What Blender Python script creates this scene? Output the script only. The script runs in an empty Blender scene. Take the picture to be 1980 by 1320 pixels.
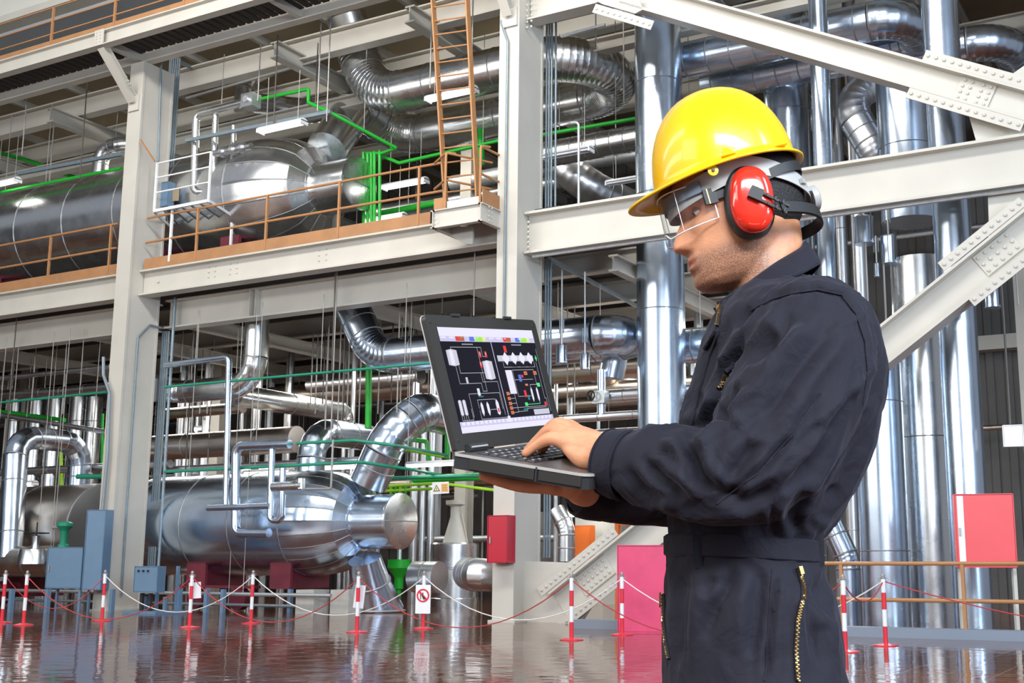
import bpy, bmesh, math, random
import numpy as np
from mathutils import Vector, Matrix
SC = bpy.context.scene
COL = SC.collection
# ---------------------------------------------------------------- camera frame (facade of the plant runs along world X)
F, CX, CY = 2330., 1130., 660.
AL = math.radians(28.4); PT = math.atan(425/2330.); HC = 1.1
R_ = Vector((math.cos(AL), math.sin(AL), 0)); FH = Vector((-math.sin(AL), math.cos(AL), 0))
FW = FH*math.cos(PT)+Vector((0, 0, math.sin(PT))); UPV = -FH*math.sin(PT)+Vector((0, 0, math.cos(PT)))
C0 = Vector((0, 0, HC))
cd = bpy.data.cameras.new('camera'); cam = bpy.data.objects.new('camera', cd); COL.objects.link(cam)
cam.location = C0; cam.rotation_euler = (math.pi/2+PT, 0, AL)
cd.sensor_width = 36; cd.lens = F/1980*36; cd.shift_x = -(CX-990)/1980; cd.clip_end = 300
SC.camera = cam
# ---------------------------------------------------------------- world, exposure, added area lights
SC.view_settings.view_transform = 'Standard'; SC.view_settings.look = 'None'
SC.view_settings.gamma = 1; SC.view_settings.use_curve_mapping = False
SC.view_settings.exposure = 0.0
w = bpy.data.worlds.new('world'); SC.world = w; w.use_nodes = True
w.node_tree.nodes['Background'].inputs[0].default_value = (.80, .87, 1.0, 1)
w.node_tree.nodes['Background'].inputs[1].default_value = .36
def area(name, loc, target, sx, sy, power, col):
    l = bpy.data.lights.new(name, 'AREA'); l.shape = 'RECTANGLE'; l.size = sx; l.size_y = sy; l.energy = power; l.color = col
    o = bpy.data.objects.new(name, l); COL.objects.link(o); o.location = loc
    o.rotation_euler = (Vector(target)-Vector(loc)).to_track_quat('-Z', 'Y').to_euler(); return o
# added area lights: softboxes behind and right of camera, highlight strips overhead, figure keys
area('added_softbox', (-22, -6, 12), (-16, 22, 6), 26, 2.2, 1900, (1, .97, .92))
area('added_softbox', (-22, -6, 6.0), (-14, 22, 5), 26, 1.6, 1300, (1, .98, .95))
area('added_softbox', (16, 2, 9), (-4, 24, 5), 3, 12, 3600, (.62, .79, 1))
area('added_softbox', (6, -5, 7), (-6, 20, 5), 10, 2.0, 2600, (.85, .92, 1))
area('added_strip_light', (-12, 10, 15.5), (-14, 24, 4), 20, 1.0, 2400, (1, .96, .9))
area('added_strip_light', (-24, 25.6, 12.9), (-24, 25.6, 0), 22, .6, 900, (1, .95, .88))
area('added_strip_light', (-20, 25.6, 6.4), (-20, 25.6, 0), 24, .6, 900, (1, .96, .9))
area('added_strip_light', (-8, 27.5, 6.2), (-10, 27, 0), 8, .5, 600, (.95, .97, 1))
area('key_light', (-2.6, -2.2, 3.4), (-.8, 1.8, 1.3), 1.8, 1.4, 46, (1, .97, .94))
area('key_light', (1.9, .6, 3.2), (-.5, 2.0, 1.4), .7, 1.6, 12, (.9, .95, 1))
# ---------------------------------------------------------------- pixel <-> world
YF = 19.2
def ray(px, py): return FW+R_*((px-CX)/F)+UPV*((CY-py)/F)
def atY(px, py, y):
    r = ray(px, py); return C0+r*(y/r.y)
def P(px, py, dy=0): return atY(px, py, YF+dy)
def atZ(px, py, z):
    r = ray(px, py); return C0+r*((z-HC)/r.z)
def atX(px, py, x):
    r = ray(px, py); return C0+r*(x/r.x)
def proj(p):
    d = Vector(p)-C0; q = d.dot(FW); return CX+F*d.dot(R_)/q, CY-F*d.dot(UPV)/q, q
def slide(p, axis, px):            # move p along an axis till it shows at column px (axis 0,1) or row px (axis 2)
    p = Vector(p); e = Vector((0, 0, 0)); e[axis] = 1; d = p-C0
    n = (UPV*F+FW*(px-CY)) if axis == 2 else (R_*F-FW*(px-CX))
    return p-e*(d.dot(n)/e.dot(n))
def rad(p, rpx): return rpx*proj(p)[2]/F
# ---------------------------------------------------------------- materials
MATS = {}
def mat(name, col, rough=.5, metal=0., bump=0., bscale=30., var=0., vscale=4., spec=.5, rvar=0., coat=0., emit=None, es=0, alpha=1, trans=0, ior=1.45, stretch=None, sheen=0, bdist=.01):
    if name in MATS: return MATS[name]
    m = bpy.data.materials.new(name); m.use_nodes = True; MATS[name] = m
    nt = m.node_tree; b = nt.nodes['Principled BSDF']; L = nt.links
    b.inputs['Base Color'].default_value = (*col, 1); b.inputs['Roughness'].default_value = rough
    b.inputs['Metallic'].default_value = metal; b.inputs['Specular IOR Level'].default_value = spec
    b.inputs['Coat Weight'].default_value = coat; b.inputs['Coat Roughness'].default_value = .06
    b.inputs['Transmission Weight'].default_value = trans; b.inputs['IOR'].default_value = ior
    b.inputs['Sheen Weight'].default_value = sheen
    if emit: b.inputs['Emission Color'].default_value = (*emit, 1); b.inputs['Emission Strength'].default_value = es
    tc = nt.nodes.new('ShaderNodeTexCoord'); src = tc.outputs['Object']
    if stretch:
        mp = nt.nodes.new('ShaderNodeMapping'); mp.inputs['Scale'].default_value = stretch; L.new(src, mp.inputs[0]); src = mp.outputs[0]
    if var or rvar:
        n = nt.nodes.new('ShaderNodeTexNoise'); n.inputs['Scale'].default_value = vscale; n.inputs['Detail'].default_value = 5; L.new(src, n.inputs['Vector'])
    if var:
        r = nt.nodes.new('ShaderNodeMapRange'); r.inputs[1].default_value = .3; r.inputs[2].default_value = .7
        r.inputs[3].default_value = 1-var; r.inputs[4].default_value = 1+var*.6; L.new(n.outputs['Fac'], r.inputs[0])
        h = nt.nodes.new('ShaderNodeVectorMath'); h.operation = 'SCALE'; h.inputs[0].default_value = col; L.new(r.outputs[0], h.inputs['Scale'])
        L.new(h.outputs[0], b.inputs['Base Color'])
    if rvar:
        r = nt.nodes.new('ShaderNodeMapRange'); r.inputs[1].default_value = .3; r.inputs[2].default_value = .7
        r.inputs[3].default_value = max(.02, rough-rvar); r.inputs[4].default_value = rough+rvar; L.new(n.outputs['Fac'], r.inputs[0]); L.new(r.outputs[0], b.inputs['Roughness'])
    if bump:
        n2 = nt.nodes.new('ShaderNodeTexNoise'); n2.inputs['Scale'].default_value = bscale; n2.inputs['Detail'].default_value = 4; L.new(src, n2.inputs['Vector'])
        bp = nt.nodes.new('ShaderNodeBump'); bp.inputs['Strength'].default_value = bump; bp.inputs['Distance'].default_value = bdist
        L.new(n2.outputs['Fac'], bp.inputs['Height']); L.new(bp.outputs[0], b.inputs['Normal'])
    return m
M = dict(
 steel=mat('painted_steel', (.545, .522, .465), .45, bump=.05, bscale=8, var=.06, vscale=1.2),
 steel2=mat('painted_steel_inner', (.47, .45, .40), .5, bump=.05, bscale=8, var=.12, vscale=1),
 clad=mat('aluminium_cladding', (.72, .73, .73), .26, 1, bump=.06, bscale=1.6, rvar=.05, vscale=2, var=.03, bdist=.03),
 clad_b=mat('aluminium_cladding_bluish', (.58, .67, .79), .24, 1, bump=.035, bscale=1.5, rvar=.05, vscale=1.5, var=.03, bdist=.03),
 clad_m=mat('aluminium_cladding_matt', (.66, .67, .69), .34, 1, bump=.12, bscale=2.5, rvar=.05, vscale=2, var=.05, bdist=.03),
 clad_w=mat('aluminium_cladding_warm', (.58, .51, .44), .33, 1, bump=.12, bscale=2.5, rvar=.05, vscale=2, var=.07, bdist=.03),
 seam=mat('cladding_seam', (.36, .37, .38), .55, 1),
 galv=mat('galvanised', (.62, .66, .68), .42, .85, var=.12, vscale=12),
 conduit=mat('conduit', (.24, .30, .34), .45, .5, var=.1, vscale=8),
 rod=mat('rod', (.36, .35, .33), .5, .5),
 darkrod=mat('dark_rod', (.10, .09, .08), .5, .4),
 brown=mat('brown_paint', (.42, .205, .085), .5, var=.08, vscale=5),
 toe=mat('toe_plate_paint', (.40, .20, .088), .55, var=.14, vscale=2.5),
 green=mat('green_paint', (.015, .40, .03), .38, var=.08, vscale=5),
 lime=mat('lime_green_paint', (.30, .62, .02), .4),
 teal=mat('teal_paint', (.02, .25, .15), .4),
 maroon=mat('maroon_paint', (.15, .02, .035), .5, var=.15, vscale=5),
 red=mat('red_paint', (.72, .03, .05), .3, coat=.5, var=.04),
 crimson=mat('crimson_paint', (.46, .010, .03), .3, coat=.5),
 pink=mat('pink_red_paint', (.72, .07, .17), .35, coat=.4, var=.14, vscale=3),
 coral=mat('coral_red_paint', (.80, .085, .095), .4, coat=.3, var=.05, vscale=2),
 white=mat('white_paint', (.82, .83, .85), .4),
 blue=mat('blue_grey_paint', (.13, .22, .33), .42, var=.05),
 dark=mat('dark_grey', (.035, .035, .04), .5),
 black=mat('black_iron', (.02, .02, .02), .4),
 tan=mat('tan_deck', (.30, .235, .15), .8, var=.2, vscale=.5),
 wallm=mat('wall_panel', (.115, .108, .10), .7, var=.2, vscale=.6),
 grate=mat('dark_grating', (.045, .04, .035), .8),
 tube=mat('lit_tube', (1, 1, 1), .5, emit=(1, .97, .90), es=7),
 cream=mat('cream_paint', (.66, .65, .58), .5, var=.05, vscale=1),
 orange=mat('orange_paint', (.75, .16, .02), .5),
 conc=mat('concrete', (.42, .41, .38), .8, bump=.2, bscale=10, var=.15),
 rope_r=mat('red_rope', (.42, .05, .05), .7), rope_w=mat('white_rope', (.75, .72, .70), .7),
 glass=mat('clear_glass', (1, 1, 1), .02, trans=1, ior=1.45),
 navy=mat('navy_pipe', (.02, .05, .16), .4),
)
# ---------------------------------------------------------------- mesh builder
def frame(d):
    d = d.normalized(); a = Vector((0, 0, 1)) if abs(d.z) < .95 else Vector((1, 0, 0))
    u = d.cross(a).normalized(); return u, u.cross(d).normalized()
class MB:
    def __init__(s): s.v = []; s.f = []
    def add(s, vs, fs):
        k = len(s.v); s.v += [tuple(p) for p in vs]; s.f += [tuple(i+k for i in f) for f in fs]; return s
    def box(s, a, b):               # axis aligned from corner a to corner b
        x0, y0, z0 = [min(a[i], b[i]) for i in range(3)]; x1, y1, z1 = [max(a[i], b[i]) for i in range(3)]
        return s.add([(x0,y0,z0),(x1,y0,z0),(x1,y1,z0),(x0,y1,z0),(x0,y0,z1),(x1,y0,z1),(x1,y1,z1),(x0,y1,z1)],
                     [(3,2,1,0),(4,5,6,7),(0,1,5,4),(1,2,6,5),(2,3,7,6),(3,0,4,7)])
    def obox(s, c, ax, ay, az):     # oriented box: centre and three half-axis vectors
        c, ax, ay, az = map(Vector, (c, ax, ay, az))
        vs = [c+ax*i+ay*j+az*k for k in (-1, 1) for i, j in ((-1,-1),(1,-1),(1,1),(-1,1))]
        return s.add(vs, [(3,2,1,0),(4,5,6,7),(0,1,5,4),(1,2,6,5),(2,3,7,6),(3,0,4,7)])
    def bar(s, a, b, w, h, up=(0, 0, 1)):   # box bar from a to b, width w (sideways) height h
        a, b = Vector(a), Vector(b); d = b-a; L = d.length; d.normalize(); up = Vector(up)
        sd = d.cross(up); sd = sd.normalized() if sd.length > 1e-4 else frame(d)[0]; u = sd.cross(d)
        return s.obox((a+b)/2, d*(L/2), sd*(w/2), u*(h/2))
    def ibeam(s, a, b, h, w, t=.03, up=(0, 0, 1)):
        a, b = Vector(a), Vector(b); d = (b-a).normalized(); up = Vector(up); sd = d.cross(up).normalized(); u = sd.cross(d)
        s.bar(a, b, t*.7, h-2*t, u); s.bar(a+u*(h/2-t/2), b+u*(h/2-t/2), w, t, u); s.bar(a-u*(h/2-t/2), b-u*(h/2-t/2), w, t, u); return s
    def sweep(s, pts, radii, n=16, cap=True):
        pts = [Vector(p) for p in pts]; N = len(pts)
        if not hasattr(radii, '__len__'): radii = [radii]*N
        T = [(pts[min(i+1, N-1)]-pts[max(i-1, 0)]).normalized() for i in range(N)]
        u, v = frame(T[0]); rings = []
        for i in range(N):
            if i:
                q = T[i-1].rotation_difference(T[i]); u = q @ u
                u = (u-T[i]*u.dot(T[i])).normalized()
            v = T[i].cross(u)
            rings.append([pts[i]+(u*math.cos(2*math.pi*k/n)+v*math.sin(2*math.pi*k/n))*radii[i] for k in range(n)])
        vs = [p for r in rings for p in r]; fs = []
        for i in range(N-1):
            for k in range(n): fs.append((i*n+k, i*n+(k+1)%n, (i+1)*n+(k+1)%n, (i+1)*n+k))
        if cap: fs.append(tuple(range(n-1, -1, -1))); fs.append(tuple((N-1)*n+k for k in range(n)))
        return s.add(vs, fs)
    def cyl(s, a, b, r, n=16, r2=None): return s.sweep([a, b], [r, r if r2 is None else r2], n)
    def lathe(s, base, axis, prof, n=32):    # prof: (along, radius)
        base, axis = Vector(base), Vector(axis).normalized(); u, v = frame(axis); vs = []; fs = []
        for h, r in prof:
            r = max(r, 1e-4)
            vs += [base+axis*h+(u*math.cos(2*math.pi*k/n)+v*math.sin(2*math.pi*k/n))*r for k in range(n)]
        m = len(prof)
        for i in range(m-1):
            for k in range(n): fs.append((i*n+k, i*n+(k+1)%n, (i+1)*n+(k+1)%n, (i+1)*n+k))
        fs.append(tuple(range(n-1, -1, -1))); fs.append(tuple((m-1)*n+k for k in range(n)))
        return s.add(vs, fs)
    def build(s, name, m, parent=None, smooth=None, loc=None):
        me = bpy.data.meshes.new(name); off = Vector(parent.matrix_world.translation) if parent else Vector(loc or (0, 0, 0))
        if parent: off = wloc(parent)
        me.from_pydata([(x-off.x, y-off.y, z-off.z) for x, y, z in s.v], [], s.f)
        bm = bmesh.new(); bm.from_mesh(me); bmesh.ops.recalc_face_normals(bm, faces=bm.faces); bm.to_mesh(me); bm.free()
        me.materials.append(M[m] if isinstance(m, str) else m)
        if smooth is not None:
            me.shade_smooth()
            if smooth < 180: me.set_sharp_from_angle(angle=math.radians(smooth))
        o = bpy.data.objects.new(name, me); COL.objects.link(o)
        if parent: o.parent = parent
        elif loc: o.location = loc
        return o
def wloc(o):
    v = Vector((0, 0, 0))
    while o: v += o.location; o = o.parent
    return v
def tag(o, label, cat, group=None, kind=None):
    if label: o['label'] = label
    if cat: o['category'] = cat
    if group: o['group'] = group
    if kind: o['kind'] = kind
    return o
def thing(name, label, cat, loc=(0, 0, 0), group=None):
    o = bpy.data.objects.new(name, None); COL.objects.link(o); o.location = loc; o.empty_display_size = .1
    return tag(o, label, cat, group)
def inst(src, parent, loc, mtx=None, scale=None, name=None):   # a further piece sharing the mesh of src, placed in world space
    c = src.copy(); COL.objects.link(c); c.parent = parent
    if mtx is None: mtx = Matrix.Identity(4)
    if scale: mtx = mtx @ Matrix.Diagonal((*scale, 1))
    c.matrix_basis = Matrix.Translation(Vector(loc)-wloc(parent)) @ mtx; return c
def dirmat(d):
    d = d.normalized(); u, v = frame(d); m = Matrix((u, v, d)).transposed().to_4x4(); return m
def proto_mesh(mb, name, m, smooth=40):
    o = mb.build(name, m, None, smooth); COL.objects.unlink(o); return o
bandP = proto_mesh(MB().lathe((0, 0, -.5), (0, 0, 1), [(0, 1), (.2, 1.025), (.8, 1.025), (1, 1)], 28), 'seam_band', 'seam')
boltP = proto_mesh(MB().lathe((0, 0, 0), (0, 0, 1), [(0, 1), (.55, 1), (.8, .6)], 6), 'bolt', 'steel', 30)
def bolts(parent, c, ux, uy, nrm, nx, ny, sx, sy, r=.028):
    c, ux, uy, nrm = Vector(c), Vector(ux).normalized(), Vector(uy).normalized(), Vector(nrm)
    for i in range(nx):
        for j in range(ny):
            inst(boltP, parent, c+ux*((i-(nx-1)/2)*sx)+uy*((j-(ny-1)/2)*sy), dirmat(nrm), (r, r, r))
# ---------------------------------------------------------------- clad pipe
def hangers(o, pts, r):        # rods that carry a level run from the steel above it
    best = max(zip(pts, pts[1:]), key=lambda q: ((q[1]-q[0]).xy.length if abs((q[1]-q[0]).z) < .35*(q[1]-q[0]).length else 0))
    a, b = best; L_ = (b-a).xy.length
    if L_ < .8 or abs((b-a).z) > .35*(b-a).length: return
    for t in ((.5,) if L_ < 2.5 else (.22, .78)):
        p = a.lerp(b, t); top = 6.9 if p.z < 6.7 else 13.35
        if p.x > -9.5 and p.z < 6.7: top = 13.0
        if top-p.z > .1 and p.y > YF+.9 and p.x < -9.5:
            MB().cyl(p+Vector((0, 0, r*.9)), Vector((p.x, p.y, top)), .009, 6).build('hanger', 'rod', o)
def resolve(spec):
    pts = []
    for s in spec:
        if isinstance(s, Vector): pts.append(s)
        elif isinstance(s[0], str): pts.append(slide(pts[-1], 'xyz'.index(s[0]), s[1]))
        else: pts.append(P(*s))
    return pts
def pipe(name, label, spec, rpx=None, m='clad', bend=1.5, r=None, bands=1.2, gore=.16, n=28, cat='pipe', group=None, single=False, ridge=.012, bandw=.03, rend=None, parent=None, hang=None):
    pts = resolve(spec)
    if r is None: r = rad(pts[len(pts)//2], rpx)
    secs = []       # ('s', [pts]) or ('e', [pts])
    cur = pts[0]
    for i in range(1, len(pts)):
        if i < len(pts)-1:
            a, b, c = pts[i-1], pts[i], pts[i+1]; d1 = (b-a).normalized(); d2 = (c-b).normalized(); ang = d1.angle(d2)
            if ang < .03: continue
            R = bend*r*2; t = R*math.tan(ang/2); t = min(t, .48*(b-cur).length if (b-cur).length*.96 < t else t, .49*(c-b).length if i < len(pts)-2 else .95*(c-b).length, .98*(b-cur).length)
            R = t/math.tan(ang/2); s0, s1 = b-d1*t, b+d2*t
            if (s0-cur).length > .01: secs.append(('s', [cur, s0]))
            nb = (d2-d1*d1.dot(d2)).normalized(); cc = s0+nb*R; k = max(4, int(ang*max(R, r)/gore) if gore else 6)
            arc = [cc+(-nb*math.cos(ang*j/k)+d1*math.sin(ang*j/k))*R for j in range(k+1)]
            secs.append(('e', arc)); cur = s1
        else: secs.append(('s', [cur, pts[i]]))
    if single:
        allp = [secs[0][1][0]]
        for k_, q in secs: allp += q[1:]
        o = MB().sweep(allp, r, n).build(name, m, parent, 40, None if parent else pts[0])
        if parent: return o
        if cat == 'pipe': hangers(o, pts, r)
        return tag(o, label, cat, group)
    root = parent or thing(name, label, cat, pts[0], group)
    for k_, q in secs:
        if k_ == 's':
            MB().sweep(q, r, n).build('pipe_section', m, root, 40)
            L = (q[1]-q[0]).length; d = (q[1]-q[0]).normalized()
            if bands and L > .5:
                nb_ = max(1, int(L/bands))
                for j in range(nb_):
                    inst(bandP, root, q[0]+d*(L*(j+.5)/nb_), dirmat(d), (r, r, bandw))
        else:
            fine = []; rr = []; K = len(q)
            for j in range(K):
                fine.append(q[j]); rr.append(r*(1+ridge))
                if j < K-1:
                    d = q[j+1]-q[j]; fine += [q[j]+d*.12, q[j]+d*.88]; rr += [r, r]
            MB().sweep(fine, rr, n).build('elbow', m, root, 20)
            for e, d in ((q[0], q[1]-q[0]), (q[-1], q[-1]-q[-2])): inst(bandP, root, e, dirmat(d), (r*1.005, r*1.005, bandw*1.3))
    if not parent: hangers(root, pts, r)
    return root
# ================================================================ SETTING
def struct(o): o['kind'] = 'structure'; return o
fm = bpy.data.materials.new('polished_floor'); fm.use_nodes = True; nt = fm.node_tree; L = nt.links; b = nt.nodes['Principled BSDF']
tc = nt.nodes.new('ShaderNodeTexCoord')
br = nt.nodes.new('ShaderNodeTexBrick'); br.offset = 0; br.inputs['Scale'].default_value = 1; br.inputs['Brick Width'].default_value = .45; br.inputs['Row Height'].default_value = .45
br.inputs['Mortar Size'].default_value = .008; br.inputs['Mortar Smooth'].default_value = .4
br.inputs['Color1'].default_value = (.145, .050, .026, 1); br.inputs['Color2'].default_value = (.115, .040, .022, 1); br.inputs['Mortar'].default_value = (.26, .19, .15, 1)
L.new(tc.outputs['Object'], br.inputs['Vector']); L.new(br.outputs['Color'], b.inputs['Base Color'])
n1 = nt.nodes.new('ShaderNodeTexNoise'); n1.inputs['Scale'].default_value = 2.6; n1.inputs['Detail'].default_value = 2; L.new(tc.outputs['Object'], n1.inputs['Vector'])
mx = nt.nodes.new('ShaderNodeMath'); mx.operation = 'MULTIPLY_ADD'; L.new(br.outputs['Fac'], mx.inputs[0]); mx.inputs[1].default_value = -.12; L.new(n1.outputs['Fac'], mx.inputs[2])
bp = nt.nodes.new('ShaderNodeBump'); bp.inputs['Strength'].default_value = .3; bp.inputs['Distance'].default_value = .02
L.new(mx.outputs[0], bp.inputs['Height']); L.new(bp.outputs[0], b.inputs['Normal'])
b.inputs['Roughness'].default_value = .07; b.inputs['Specular IOR Level'].default_value = .5
M['floor'] = fm
struct(MB().box((-62, -14, -.3), (14, 36, 0)).build('floor', 'floor'))
wb = struct(MB().box((-62, 35, 0), (14, 35.3, 20)).build('wall_back', 'wallm'))
ribs = MB()
for i in range(150): ribs.box((-60+i*.5, 34.93, 0), (-60+i*.5+.2, 35, 20))
ribs.build('wall_rib', 'wallm', wb)['kind'] = 'stuff'
struct(MB().box((-62.3, -14, 0), (-62, 36, 20)).build('wall_left', 'wallm'))
struct(MB().box((-62, 20.2, 14.9), (14, 36, 15.2)).build('ceiling', 'tan'))
rj = MB()
for i in range(26): rj.bar((-58+i*2.4, 20.4, 14.8), (-58+i*2.4, 34.9, 14.8), .12, .2)
o = rj.build('roof_joist', 'steel2'); tag(o, 'close run of slim joists under the tan roof deck', 'joists', kind='stuff')
# mezzanine deck behind the beams
ZM = 8.0
struct(MB().box((-62, YF+.7, ZM-.1), (-11.3, 34.9, ZM)).build('trim_1', 'grate'))
struct(MB().box((-62, 34.4, 6.9), (-2, 34.9, 7.3)).build('trim_2', 'steel2'))

# ---------------------------------------------------------------- columns
CW, CD = .46, .96
xl = atY(178, 1180, YF).x; xm = atY(951, 1195, YF).x
def column(x0, z1, label, zb=0):
    c = thing('steel_column', label, 'column', (x0+CW/2, YF+CD/2, 0))
    MB().box((x0, YF, zb), (x0+CW, YF+.06, z1)).build('flange', 'steel', c)
    MB().box((x0, YF+CD-.06, zb), (x0+CW, YF+CD, z1)).build('flange', 'steel', c)
    MB().box((x0+.06, YF+.06, zb), (x0+CW-.02, YF+CD-.06, z1)).build('web_plate', 'steel', c)
    MB().box((x0-.06, YF-.05, 0), (x0+CW+.06, YF+CD+.05, .04)).build('base_plate', 'steel', c)
    return c
ZTOP = P(245, 131, .1).z
colL = column(xl, ZTOP, 'tall pale grey steel column on the left with thin conduits down its side')
colM = column(xm, 17, 'tall pale grey steel column behind the laptop with red cabinet at its foot')
xR = xm+15.5
# ---------------------------------------------------------------- beams
def beam(label, a, b, h, w, m='steel', name='steel_beam', t=.04, group=None, stiff=0, up=(0, 0, 1)):
    a, b = Vector(a), Vector(b); o = thing(name, label, 'beam', a, group)
    MB().ibeam(a, b, h, w, t, up).build('beam_body', m, o)
    if stiff:
        for i in range(stiff):
            p = a+(b-a)*((i+.5)/stiff); d = (b-a).normalized()
            MB().obox(p, d*.012, d.cross(Vector(up)).normalized()*(w*.45), Vector((0, 0, 1))*(h/2-t)).build('stiffener', m, o)
    return o
YB = YF+.45
def zAt(px, py, dy=.45): return P(px, py, dy).z
z1t, z1b = zAt(958, 410), zAt(958, 478)
z1t = zAt(283, 525); z1b = zAt(290, 572); zc = (z1t+z1b)/2
b1 = beam('pale grey steel beam under the brown toe plate, between the two columns', (xl+CW, YB, zc), (xm+.1, YB, zc), z1t-z1b, .34)
bolts(b1, (xl+CW+.5, YB-.03, zc), (1, 0, 0), (0, 0, 1), (0, -1, 0), 1, 1, .1, .1)
for px in (410, 452, 624): bolts(b1, slide(Vector((xl+1, YB-.02, zc+.05)), 0, px), (1, 0, 0), (0, 0, 1), (0, -1, 0), 2, 3, .2, .12, .02)
beam('pale grey steel beam left of the left column, under the brown toe plate', (-42, YB, zc), (xl, YB, zc), z1t-z1b, .34)
z2b = zAt(330, 637, 1.3); z2t = z1b+.05
b2 = beam('deep pale girder set just behind and below the toe-plate beam', (xl+CW, YF+1.3, (z2b+z2t)/2), (xm+.3, YF+1.3, (z2b+z2t)/2), z2t-z2b, .36)
xs2 = slide(Vector((-18, YF+1.2, z2b)), 0, 490).x
for k_ in (-.09, .09): MB().box((xs2+k_-.01, YF+1.13, z2b+.03), (xs2+k_+.01, YF+1.28, z2t-.03)).build('stiffener', 'steel', b2)
beam('deep pale girder left of the left column, lower of the two there', (-42, YF+1.3, (z2b+z2t)/2), (xl, YF+1.3, (z2b+z2t)/2), z2t-z2b, .36)
zr1, zr0 = zAt(1020, 415), zAt(1020, 495)
b3 = beam('long pale grey beam passing behind the yellow helmet, right of the middle column', (xm+CW, YB, (zr0+zr1)/2), (xR, YB, (zr0+zr1)/2), zr1-zr0, .40, t=.05)
bolts(b3, P(1022, 458, .2), (0, 0, 1), (1, 0, 0), (0, -1, 0), 7, 1, .1, .1, .026)
zu0 = P(1027, 45, .45).z
b4 = beam('deep pale beam at the top edge, right of the middle column', (xm+CW, YB, zu0+.45), (xm+6, YB, zu0+.45), .9, .36)
bolts(b4, P(1024, 20, .27), (0, 0, 1), (1, 0, 0), (0, -1, 0), 7, 2, .12, .1, .026)
# thin galvanised conduit clipped under the right beam
cpp = slide(Vector((xm+1, YB-.1, zr0-.05)), 0, 1030)
pipe('conduit', 'thin galvanised conduit clipped under the beam behind the helmet', [cpp, Vector((xR, YB-.1, zr0-.05))], r=.035, m='galv', single=True, n=8, cat='conduit')
# diagonal braces in the facade plane
def brace(label, a, b, h, w):
    a, b = Vector(a), Vector(b); o = thing('diagonal_brace', label, 'brace', a)
    d = (b-a).normalized(); MB().ibeam(a, b, h, w, .045, Vector((0, -1, 0)).cross(d)).build('brace_body', 'steel', o); return o, d
pa, pb = P(1085, 1172, .4), P(2020, 425, .4)
br1, d1 = brace('pale diagonal brace rising from the middle column foot to the right edge', pa, pb, .60, .40)
u1 = Vector((0, -1, 0)).cross(d1)
pc, pd = P(1215, -10, .4), P(2030, 222, .4)
br2, d2 = brace('pale diagonal brace falling from top centre above the helmet to the right edge', pc, pd, .50, .40)
u2 = Vector((0, -1, 0)).cross(d2); u2 = -u2 if u2.z < 0 else u2; u1 = -u1 if u1.z < 0 else u1
# splice plates with bolts
def splice(root, c, d, u, half, offs, n, wid=.09, y=-.19, r=.03):
    c = Vector(c)
    for o_ in offs:
        p = c+u*o_+Vector((0, y, 0)); MB().obox(p, d*half, u*wid, Vector((0, .012, 0))).build('splice_plate', 'steel', root)
        bolts(root, p+Vector((0, -.012, 0)), d, u, (0, -1, 0), n, 1, 2*half/n, .1, r)
c2 = P(1885, 180, .4)
splice(br2, c2, d2, u2, 1.0, (.33, -.35), 14)
MB().obox(c2+Vector((0, -.03, 0)), d2*.30, u2*.2, Vector((0, .012, 0))).build('splice_plate', 'steel', br2)
for s in (-.16, .16): bolts(br2, c2+d2*s+Vector((0, -.045, 0)), d2, u2, (0, -1, 0), 2, 4, .13, .10, .026)
c1 = P(1930, 490, .4)
splice(br1, c1, d1, u1, .8, (.36, -.40), 12)
MB().obox(c1+Vector((0, -.03, 0)), d1*.34, u1*.2, Vector((0, .012, 0))).build('splice_plate', 'steel', br1)
bolts(br1, c1+Vector((0, -.045, 0)), d1, u1, (0, -1, 0), 5, 3, .14, .13, .028)
c0 = P(1145, 1118, .4)
splice(br1, c0, d1, u1, .95, (.36, -.38), 16, r=.026)
MB().obox(c0+d1*.1+Vector((0, -.03, 0)), d1*.36, u1*.2, Vector((0, .012, 0))).build('splice_plate', 'steel', br1)
bolts(br1, c0+d1*.1+Vector((0, -.045, 0)), d1, u1, (0, -1, 0), 6, 3, .11, .12, .026)
c3 = P(1225, 12, .4)
splice(br2, c3, d2, u2, .7, (-.30,), 10)
# gussets (trimmed plates)
def plate(label, pix, dy, th=.04, m='steel', name='gusset_plate', cat='plate', parent=None):
    pts = [P(x, y, dy) for x, y in pix]; n = len(pts); e = Vector((0, th, 0)); mb = MB()
    mb.add([p for p in pts]+[p+e for p in pts], [tuple(range(n)), tuple(range(2*n-1, n-1, -1))]+[(i, (i+1) % n, n+(i+1) % n, n+i) for i in range(n)])
    o = mb.build(name, m, parent, None, None if parent else pts[0])
    return o if parent else tag(o, label, cat)
plate('pale gusset plate at the right edge between upper brace and beam', [(1868, 205), (1990, 120), (1990, 262), (1888, 275)], .45)
plate('pale gusset plate at the right edge below the beam, above the lower brace', [(1910, 376), (1990, 366), (1990, 450), (1915, 520)], .46)
plate('pale wedge plate between middle column foot and the diagonal brace', [(995, 1084), (1130, 1088), (1175, 1120), (1120, 1206), (1000, 1204)], .40, .1)
plate('thin pale bolting strip at the top centre above the brace end', [(1150, 0), (1235, -6), (1243, 18), (1228, 26), (1165, 8)], .2)
# ---------------------------------------------------------------- upper left walkway
zwb = P(245, 131, .1).z; hb = .37
zw = zwb+hb/2
YW0, YW1 = YF+.15, None
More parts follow.
